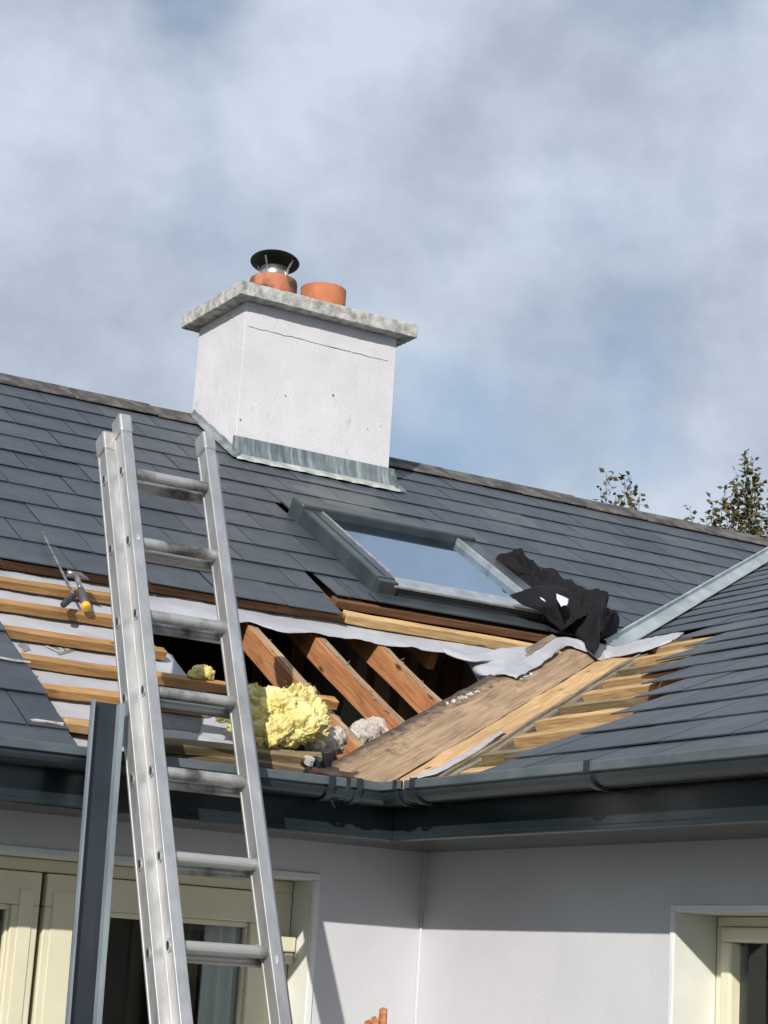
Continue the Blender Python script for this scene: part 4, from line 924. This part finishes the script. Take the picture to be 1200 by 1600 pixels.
def folds(p):
    q = MAIN.inverted().to_3x3() @ p
    w_ = 0.03*fbm(q*7, 1); a = Vector((q.x*6+q.y*5+w_*20, q.y*15-q.x*12, q.z*9)); b2 = Vector((q.x*24+q.y*20, q.y*9-q.x*6+w_*25, q.z*12+4)); c_ = Vector((q.x*30-q.y*26, q.x*9+q.y*11, 2.0))
    r1_ = 1-abs(fbm(a, 1))*2.6; r2_ = 1-abs(fbm(b2, 1))*2.8; r3_ = 1-abs(fbm(c_, 1))*3
    return 0.013*max(-0.6, r1_) + 0.006*max(-0.6, r2_) + 0.0015*max(-0.6, r3_) - 0.008
jk = tag(empty('jacket', on_main(880,960,0.0)), 'crumpled black jacket lying at the lower right corner of the skylight', 'jacket')
spine = [((782,882),.03,.03),((792,890),.075,.070),((810,900),.085,.080),((830,915),.055,.060),((850,924),.100,.105),((878,944),.140,.110),((904,960),.140,.135),((922,976),.145,.155),((932,991),.130,.150),((936,1006),.070,.075)]
sp_ = [(to_main(on_main(*c, 0.035)), w_, h_) for c, w_, h_ in spine]
NA, NB = 90, 64; jm = MB()
def lin(arr, x): i = min(int(x), len(arr)-2); return arr[i]+(arr[i+1]-arr[i])*(x-i)
def smo(arr, x): i = min(int(x), len(arr)-2); t = x-i; t = t*t*(3-2*t); return arr[i]+(arr[i+1]-arr[i])*t
for i in range(NA+1):
    t = i/NA*(len(sp_)-1); cx_ = lin([q[0].x for q in sp_], t); cs_ = lin([q[0].y for q in sp_], t); w_ = smo([q[1] for q in sp_], t); h_ = smo([q[2] for q in sp_], t)
    tw = 0.55*math.sin(t*0.9)+0.3*fbm(Vector((t*0.9, 3.3, 0)))
    for j in range(NB+1):
        bq = -1+2*j/NB; ph = 2.2*bq + tw*1.2 + 0.7*fbm(Vector((t*0.55, bq*1.2, 0.7)), 1)
        fold = 0.5+0.5*math.cos(math.pi*ph); fold = fold**1.6; fold2 = 1-abs(fbm(Vector((t*0.75+bq*1.6, bq*1.5-t*0.5, 5.1)), 1))*3.0
        env = max(0.0, 1-abs(bq)**2.2)**0.75
        hh = h_*env*(0.66+0.40*fold) + 0.024*env*fold2 + 0.0025*env*fbm(Vector((t*2.5, bq*5, 2)), 2)
        ex_ = w_*bq*(1.0+0.22*fbm(Vector((t*0.8, 8.0+(4 if bq > 0 else 0), 1.0)))) + 0.02*fold*math.sin(t*2.0)
        es_ = 0.03*fbm(Vector((t*0.6, bq*1.2, 9.0)), 1) - 0.10*bq*math.sin(t*0.5)
        jm.v.append(pm(cx_+ex_, cs_+es_, 0.012+hh+(0.045*max(0, 1-abs(t-1.6)/2.6))))
for i in range(NA):
    for j in range(NB): q = i*(NB+1)+j; jm.f.append([q, q+1, q+NB+2, q+NB+1])
jo = jm.build('jacket_body', 'jacket', jk, smooth=True); jo.modifiers.new('t', 'SOLIDIFY').thickness = 0.006
ribbon('jacket_flap', [[A(797,931,.105), A(836,917,.135), A(872,912,.13)], [A(826,948,.085), A(856,934,.13), A(892,928,.13)], [A(858,968,.05), A(880,952,.11), A(912,942,.12)], [A(876,986,.025), A(896,972,.08), A(926,958,.11)]], 'jacket', 8, 0.012, 11, jk, 0.004)
ribbon('jacket_patch', [[A(869,928,.165), A(889,935,.165)], [A(871,936,.160), A(888,941,.160)], [A(875,943,.155), A(885,945,.155)], [A(877,947,.150), A(882,946,.150)]], 'label_white', 4, 0.003, 30, jk, 0.003)
ribbon('jacket_logo', [[A(844,932.5,.165), A(850,936,.165)], [A(845,935,.165), A(853,940,.165)]], 'label_white', 3, 0.001, 30, jk, 0.002)

# yellow glass wool
def fluff(p):
    w_ = Vector((fbm(p*6), fbm(p*6+Vector((5,0,0))), fbm(p*6+Vector((0,5,0)))))*0.05; q = p+w_
    f1 = fbm(q*9, 2); f2 = fbm(Vector((q.x*22, q.y*60, q.z*40)), 3); f3 = fbm(p*150, 3)
    return 0.034*(1-2.0*abs(f1))-0.024 + 0.015*(0.5-abs(f2)*1.7) + 0.006*f3
ib = [ball(455,1102,.09,.085,.9), ball(478,1108,.085,.075,.9), ball(485,1128,.08,.065,.9), ball(435,1108,.08,.08,.9), ball(468,1135,.07,.065,.8), ball(415,1105,.07,.06,.8), ball(440,1143,.055,.06,.8), ball(415,1148,.05,.055,.8), ball(392,1146,.045,.05,.8), ball(378,1140,.045,.05,.7), ball(400,1120,.05,.05,.7),
      ball(388,1092,.07,.055,.8), ball(398,1082,.07,.035,.8), ball(372,1105,.06,.04,.7), ball(365,1118,.05,.04,.7), ball(350,1114,.04,.032,.7), ball(458,1150,.045,.045,.7), ball(478,1082,.08,.035,.8), ball(498,1112,.075,.03,.8)]
ins = tag(empty('insulation_clump', on_main(440,1130,0.0)), 'torn clump of yellow glass wool insulation beside the opening', 'insulation')
blob('wool', [(c, (r_[0]*0.93, r_[1]*0.93, r_[2]*0.85), A_) for c, r_, A_ in ib], 0.0042, fluff, 'wool', ins, 6)
fb = MB(); rs = random.Random(11)
for j in range(3500):
    c, r_, Ax = ib[rs.randrange(len(ib))]; d = Vector((rs.gauss(0,1), rs.gauss(0,1), rs.gauss(0,1))).normalized()
    p = c + Ax @ Vector((d.x*r_[0], d.y*r_[1], d.z*r_[2]))*rs.uniform(0.82, 1.02); t = Vector((rs.gauss(0,1), rs.gauss(0,1), rs.gauss(0,1))).normalized()*rs.uniform(0.005, 0.014); n_ = t.orthogonal().normalized()*0.0007
    fb.add([p-n_, p+n_, p+t*0.6+d*0.004+n_*0.7, p+t+d*0.007], [(0,1,2),(0,2,3)])
o = fb.build('wool_fibres', 'wool', ins); o['kind'] = 'stuff'
tag(blob('insulation_scrap', [ball(320,1052,.0,.03,.7), ball(310,1053,.0,.02,.7), ball(309,1048,.012,.014,1), ball(302,1054,0,.014,.7)], 0.005, lambda p: 0.010*(1-2*abs(fbm(p*45))), 'wool'), 'small tuft of yellow glass wool behind the long batten in the opening', 'insulation')
tag(blob('insulation_scrap', [ball(512,1160,-.02,.05,.7), ball(525,1150,-.02,.035,.8), ball(500,1158,-.01,.04,.7), ball(522,1166,-.03,.03,.7), ball(490,1163,0,.03,.7)], 0.006, lambda p: 0.016*(1-2*abs(fbm(p*16)))-0.006+0.006*fbm(p*110), 'pale_wool'), 'crumpled beige insulation scrap against the nearest rafter foot', 'insulation')
tag(blob('insulation_scrap', [ball(575,1145,-.14,.06,.6), ball(595,1140,-.14,.06,.6), ball(560,1155,-.14,.05,.6), ball(583,1160,-.16,.05,.6)], 0.007, lambda p: 0.016*(1-2*abs(fbm(p*14)))-0.006+0.006*fbm(p*110), 'pale_wool'), 'white insulation wad between the two lower rafters beside the brown board', 'insulation')

# loose timbers piled above the gutter
for j, (pa, pb, wd, th, mt, lab) in enumerate((
    ((206,1152), (468,1178), 0.05, 0.030, 'batten_old', 'long loose batten on the roof edge, upper one of the pile above the gutter'),
    ((230,1163), (470,1194), 0.055, 0.040, 'batten_old', 'greenish weathered timber resting along the gutter, lowest of the pile'),
    ((420,1178), (507,1180), 0.05, 0.035, 'batten_old', 'short batten offcut with a bright broken edge at the end of the pile'))):
    a, b2 = on_main(*pa, (0.024, 0.0, 0.012)[j]), on_main(*pb, (0.024, 0.0, 0.014)[j])
    tag(timber('loose_batten', a, b2, wd, th, NM, mt, None, 0.003, 0.003, 0.006, 200+j), lab, 'batten')
o = timber('loose_batten', on_main(104,1124,0.0), on_main(196,1138,0.0), 0.045, 0.03, NM, 'batten_pale', None, 0.003, 0.003, 0.006, 210)
tag(o, 'pale batten stub just above the gutter left of the ladder', 'batten')

# slater's hammer with yellow butt
def tool_line(a, b2, rad, seg=10): return MB().tube([a, a.lerp(b2, 0.33), a.lerp(b2, 0.66), b2], rad, seg)
h0, h1 = on_main(134,946,0.022), on_main(119,898,0.062)
hm = tag(empty('hammer', h0), 'hammer with grey grip and yellow butt lying across the roof battens', 'hammer')
hx = h1-h0
tool_line(h0+hx*0.02, h0+hx*0.52, [0.0150,0.016,0.0145,0.0125]).build('grip', 'tool_grip', hm, smooth=True)
tool_line(h0-hx*0.10, h0+hx*0.03, [0.0150,0.0175,0.0175,0.0155], 14).build('butt', 'tool_yellow', hm, smooth=True, bev=0.002)
tool_line(h0+hx*0.50, h0+hx*0.97, [0.0085,0.009,0.010,0.011]).build('shaft', 'tool_steel', hm, smooth=True)
sd_ = hx.cross(NM).normalized()
hd = MB().tube([h1-sd_*0.034, h1-sd_*0.012, h1+sd_*0.016, h1+sd_*0.042+NM*0.004-hx*0.12], [0.013,0.012,0.012,0.003], 10)
hd.build('head', 'tool_steel', hm, smooth=True)
# slate ripper: thin blade and dark handle
q0, q1, q2 = on_main(66,832,0.016), on_main(115,930,0.030), on_main(99,945,0.03)
rp = tag(empty('slate_ripper', q2), 'thin steel slate ripper with dark handle leaning on the slates beside the hammer', 'tool')
bx = (q1-q0); bl = MB(); n_ = NM*0.0022; sw_ = bx.cross(NM).normalized()*0.0045
bl.add([q0-sw_-n_, q0+sw_-n_, q1+sw_-n_, q1-sw_-n_, q0-sw_+n_, q0+sw_+n_, q1+sw_+n_, q1-sw_+n_], [(0,1,2,3),(7,6,5,4),(0,4,5,1),(1,5,6,2),(2,6,7,3),(3,7,4,0)])
bl.build('blade', 'tool_steel', rp)
MB().tube([q1+bx*0.0-n_, (q1+q2)/2, q2], [0.010,0.013,0.012], 10).build('handle', 'rubber', rp, smooth=True, bev=0.002)
MB().tube([q0-sw_*5, q0, q0+sw_*3], [0.002,0.004,0.002], 6).build('hook', 'tool_steel', rp)
# lump hammer stuck in the gutter end
k0 = on_main(512,1196,0.0); k1 = on_main(511,1172,0.05)
lh = tag(empty('lump_hammer', k0), 'dark lump hammer with black upright handle lying at the foot of the brown board', 'hammer')
MB().tube([k0, k0.lerp(k1, 0.5), k1], [0.014,0.017,0.0185], 14).build('handle', 'rubber', lh, smooth=True, bev=0.003)
ka, kb = on_main(488,1200,-0.01), on_main(553,1211,-0.01)
timber('head', ka, kb, 0.04, 0.032, NM, 'rusty', lh, bev=0.004, jit=0.002, seed=300)
# pieces of gutter clip debris
for j, (px, py, r_, mt, lab) in enumerate(((482,1190,0.018,'mortar','scrap of white plaster beside the lump hammer in the gutter'), (497,1192,0.020,'upvc','broken dark plastic clip between the plaster scrap and the lump hammer'))):
    c = on_main(px, py, 0.0); rs = random.Random(j); poly = [(r_*math.cos(a)*rs.uniform(0.6,1.2), r_*math.sin(a)*rs.uniform(0.8,1.6)) for a in [i*2*math.pi/7 for i in range(7)]]
    o = MB().prism(poly, -0.008, 0.014, Matrix.Translation(c) @ MAIN.to_3x3().to_4x4()).build('debris_scrap', mt, bev=0.002); tag(o, lab, 'debris')

# curtains hanging inside the glazing
def curtain(name, a, b2, ztop, zbot, m, label, amp=0.022, nf=9, thr=0.004):
    mb = MB(); n = nf*8; a, b2 = Vector(a), Vector(b2); d = (b2-a).normalized(); nn_ = Vector((-d.y, d.x, 0)); rs = random.Random(name+label); ph = [rs.uniform(0.6, 1.3) for _ in range(nf+2)]
    acc = 0; org = (a+b2)/2; org.z = zbot
    for side in (0, 1):
        acc = 0
        for i in range(n+1):
            acc += ph[i//8]
            for j in range(7):
                t = j/6; w_ = amp*math.sin(acc*0.78)*(0.75+0.25*t) + amp*0.3*math.sin(acc*0.31+2*t)
                p = a.lerp(b2, i/n) + nn_*(w_ + side*thr); p.z = ztop+(zbot-ztop)*t; mb.v.append(p)
    H = (n+1)*7
    for i in range(n):
        for j in range(6):
            q = i*7+j; mb.f += [[q, q+7, q+8, q+1], [H+q, H+q+1, H+q+8, H+q+7]]
    for j in range(6):
        for i in (0, n): q = i*7+j; mb.f.append([q, q+1, H+q+1, H+q])
    for i in range(n):
        for j in (0, 6): q = i*7+j; mb.f.append([q, q+7, H+q+7, H+q])
    o = mb.build(name, m, smooth=True); o.data.transform(Matrix.Translation(-org)); o.location = org
    return tag(o, label, 'curtain')
YC = YF+0.085
c0, c1, c2, c3 = (on_y(px, 1500, YC) for px in (262, 318, 322, 402))
curtain('curtain', (c0.x, YC+0.05, 0), (c1.x, YC+0.05, 0), Z0-0.36, Z0-2.3, 'curtain_brown', 'dull brown curtain panel behind the door glass beside the ladder', 0.012, 4)
curtain('curtain', (c2.x, YC, 0), (c3.x+0.06, YC, 0), Z0-0.36, Z0-2.3, 'curtain', 'pale grey-green pleated curtain behind the door glass right of the ladder', 0.036, 6)
XC = XF+0.060
d0, d1 = on_x(1160, 1560, XC), on_x(1200, 1560, XC)
curtain('curtain', (XC, d0.y+0.05, 0), (XC, d0.y-0.45, 0), Z0-0.40, Z0-1.5, 'curtain', 'grey pleated curtain inside the right-hand window', 0.018, 9)

# splintered timber standing in the foreground at the bottom edge
sp = on_y(600, 1582, -0.62); rs = random.Random(5)
stt = tag(empty('splintered_timber', (sp.x, -0.62, 0.05)), 'tip of splintered orange timber sticking up at the bottom edge below the corner', 'timber')
for j, (px, py, wd) in enumerate(((599,1579,0.020),(586,1592,0.028),(575,1597,0.016))):
    t = on_y(px, py, -0.62+0.01*j); bse = Vector((t.x-0.02+0.008*j, -0.62+0.012*j, 0.05))
    mb = MB(); rings = []
    for i in range(15):
        f_ = i/14; c = bse.lerp(t, f_); k = wd*(1.0 if f_ < 0.96 else 0.55); rings.append([c+Vector((dx*k*0.5+0.003*fbm(Vector((f_*30, j, dx))), dy*0.012, 0.003*fbm(Vector((f_*20, dx, dy)))+(0.010*rs.uniform(-1, 1) if i == 14 else 0))) for dx, dy in ((-1,-1),(0.2,-1.3),(1,-1),(1,1),(-1,1))])
    mb.sweep(list(range(5)), rings).build('splinter_piece', 'splinter', stt)

# ------------------------------------------------------------------ trees behind the ridge
def at_depth(px, py, d): return CAM + ray(px, py)*d
def tree(label, depth, tips, base_px, leaf, seed, lean=0.0):
    rs = random.Random(seed); b0 = at_depth(base_px, 880, depth); base = Vector((b0.x, b0.y, 0.0))
    t = tag(empty('tree', base), label, 'tree')
    fork = Vector((base.x+0.05, base.y, 3.3))
    tr = MB().tube([base, base.lerp(fork, 0.4)+Vector((0.04, 0.02, 0)), fork], [0.09, 0.07, 0.045], 9)
    lv = MB()
    def leafs(p, dirn):
        L_ = leaf*rs.uniform(0.7, 1.25); n_ = Vector((rs.gauss(0,1), rs.gauss(0,1), rs.gauss(0,0.7))).normalized(); ax = (dirn*0.4+Vector((rs.gauss(0,1), rs.gauss(0,1), rs.gauss(-0.1,0.6)))).normalized()
        sdv = ax.cross(n_).normalized()*L_*0.36; up = sdv.cross(ax).normalized()*L_*0.12
        q = p+ax*L_*0.25
        lv.add([q, q+ax*L_*0.45+sdv+up, q+ax*L_*1.05, q+ax*L_*0.45-sdv+up, q+ax*L_*0.5-up*0.3], [(0,4,1),(1,4,2),(2,4,3),(3,4,0)])
    for (px, py, dens) in tips:
        tip = at_depth(px, py, depth+rs.uniform(-0.35, 0.35)); st_ = fork.lerp(tip, 0.25) + Vector((rs.uniform(-.08,.08), rs.uniform(-.08,.08), 0)); st_.z = min(st_.z, tip.z-0.7)
        pts = [st_.lerp(tip, f_) + Vector((rs.gauss(0,.012), rs.gauss(0,.012), 0))*(1-f_) for f_ in (0, .2, .4, .6, .8, 1)]
        tr.tube([fork]+pts, [0.02,0.014,0.011,0.009,0.006,0.004,0.002], 5)
        Lw = (tip-st_).length; n = int(Lw*dens*1.35)
        for k in range(n):
            f_ = 1-(k/n)**1.0; i = min(int(f_*5), 4); p = pts[i].lerp(pts[i+1], f_*5-i)
            if rs.random() < 0.45:
                d = Vector((rs.gauss(0,1), rs.gauss(0,1), rs.gauss(0.6,0.5))).normalized(); l_ = rs.uniform(0.03, 0.10); tr.tube([p, p+d*l_], [0.0025, 0.001], 4)
                for m_ in range(rs.randint(1, 3)): leafs(p+d*l_*rs.uniform(0.5, 1), d)
            else: leafs(p, (pts[i+1]-pts[i]).normalized())
    tr.build('trunk', 'bark', t); lv.build('crown', 'leaf', t)
tree('sparse sprigs of a young tree showing above the middle of the ridge', 21.0, [(947,736,26),(986,744,34),(976,752,30),(1000,770,30),(939,762,18),(962,775,26)], 968, 0.066, 4)
tree('larger leafy tree rising above the right end of the ridge', 20.0, [(1166,703,44),(1176,722,50),(1152,742,46),(1182,740,50),(1132,764,44),(1112,780,34),(1077,790,30),(1102,800,18),(1142,775,54),(1164,760,60),(1192,800,40),(1210,760,40),(1122,795,40),(1172,785,50),(1200,790,30),(1150,800,50),(1225,740,50)], 1165, 0.064, 9)
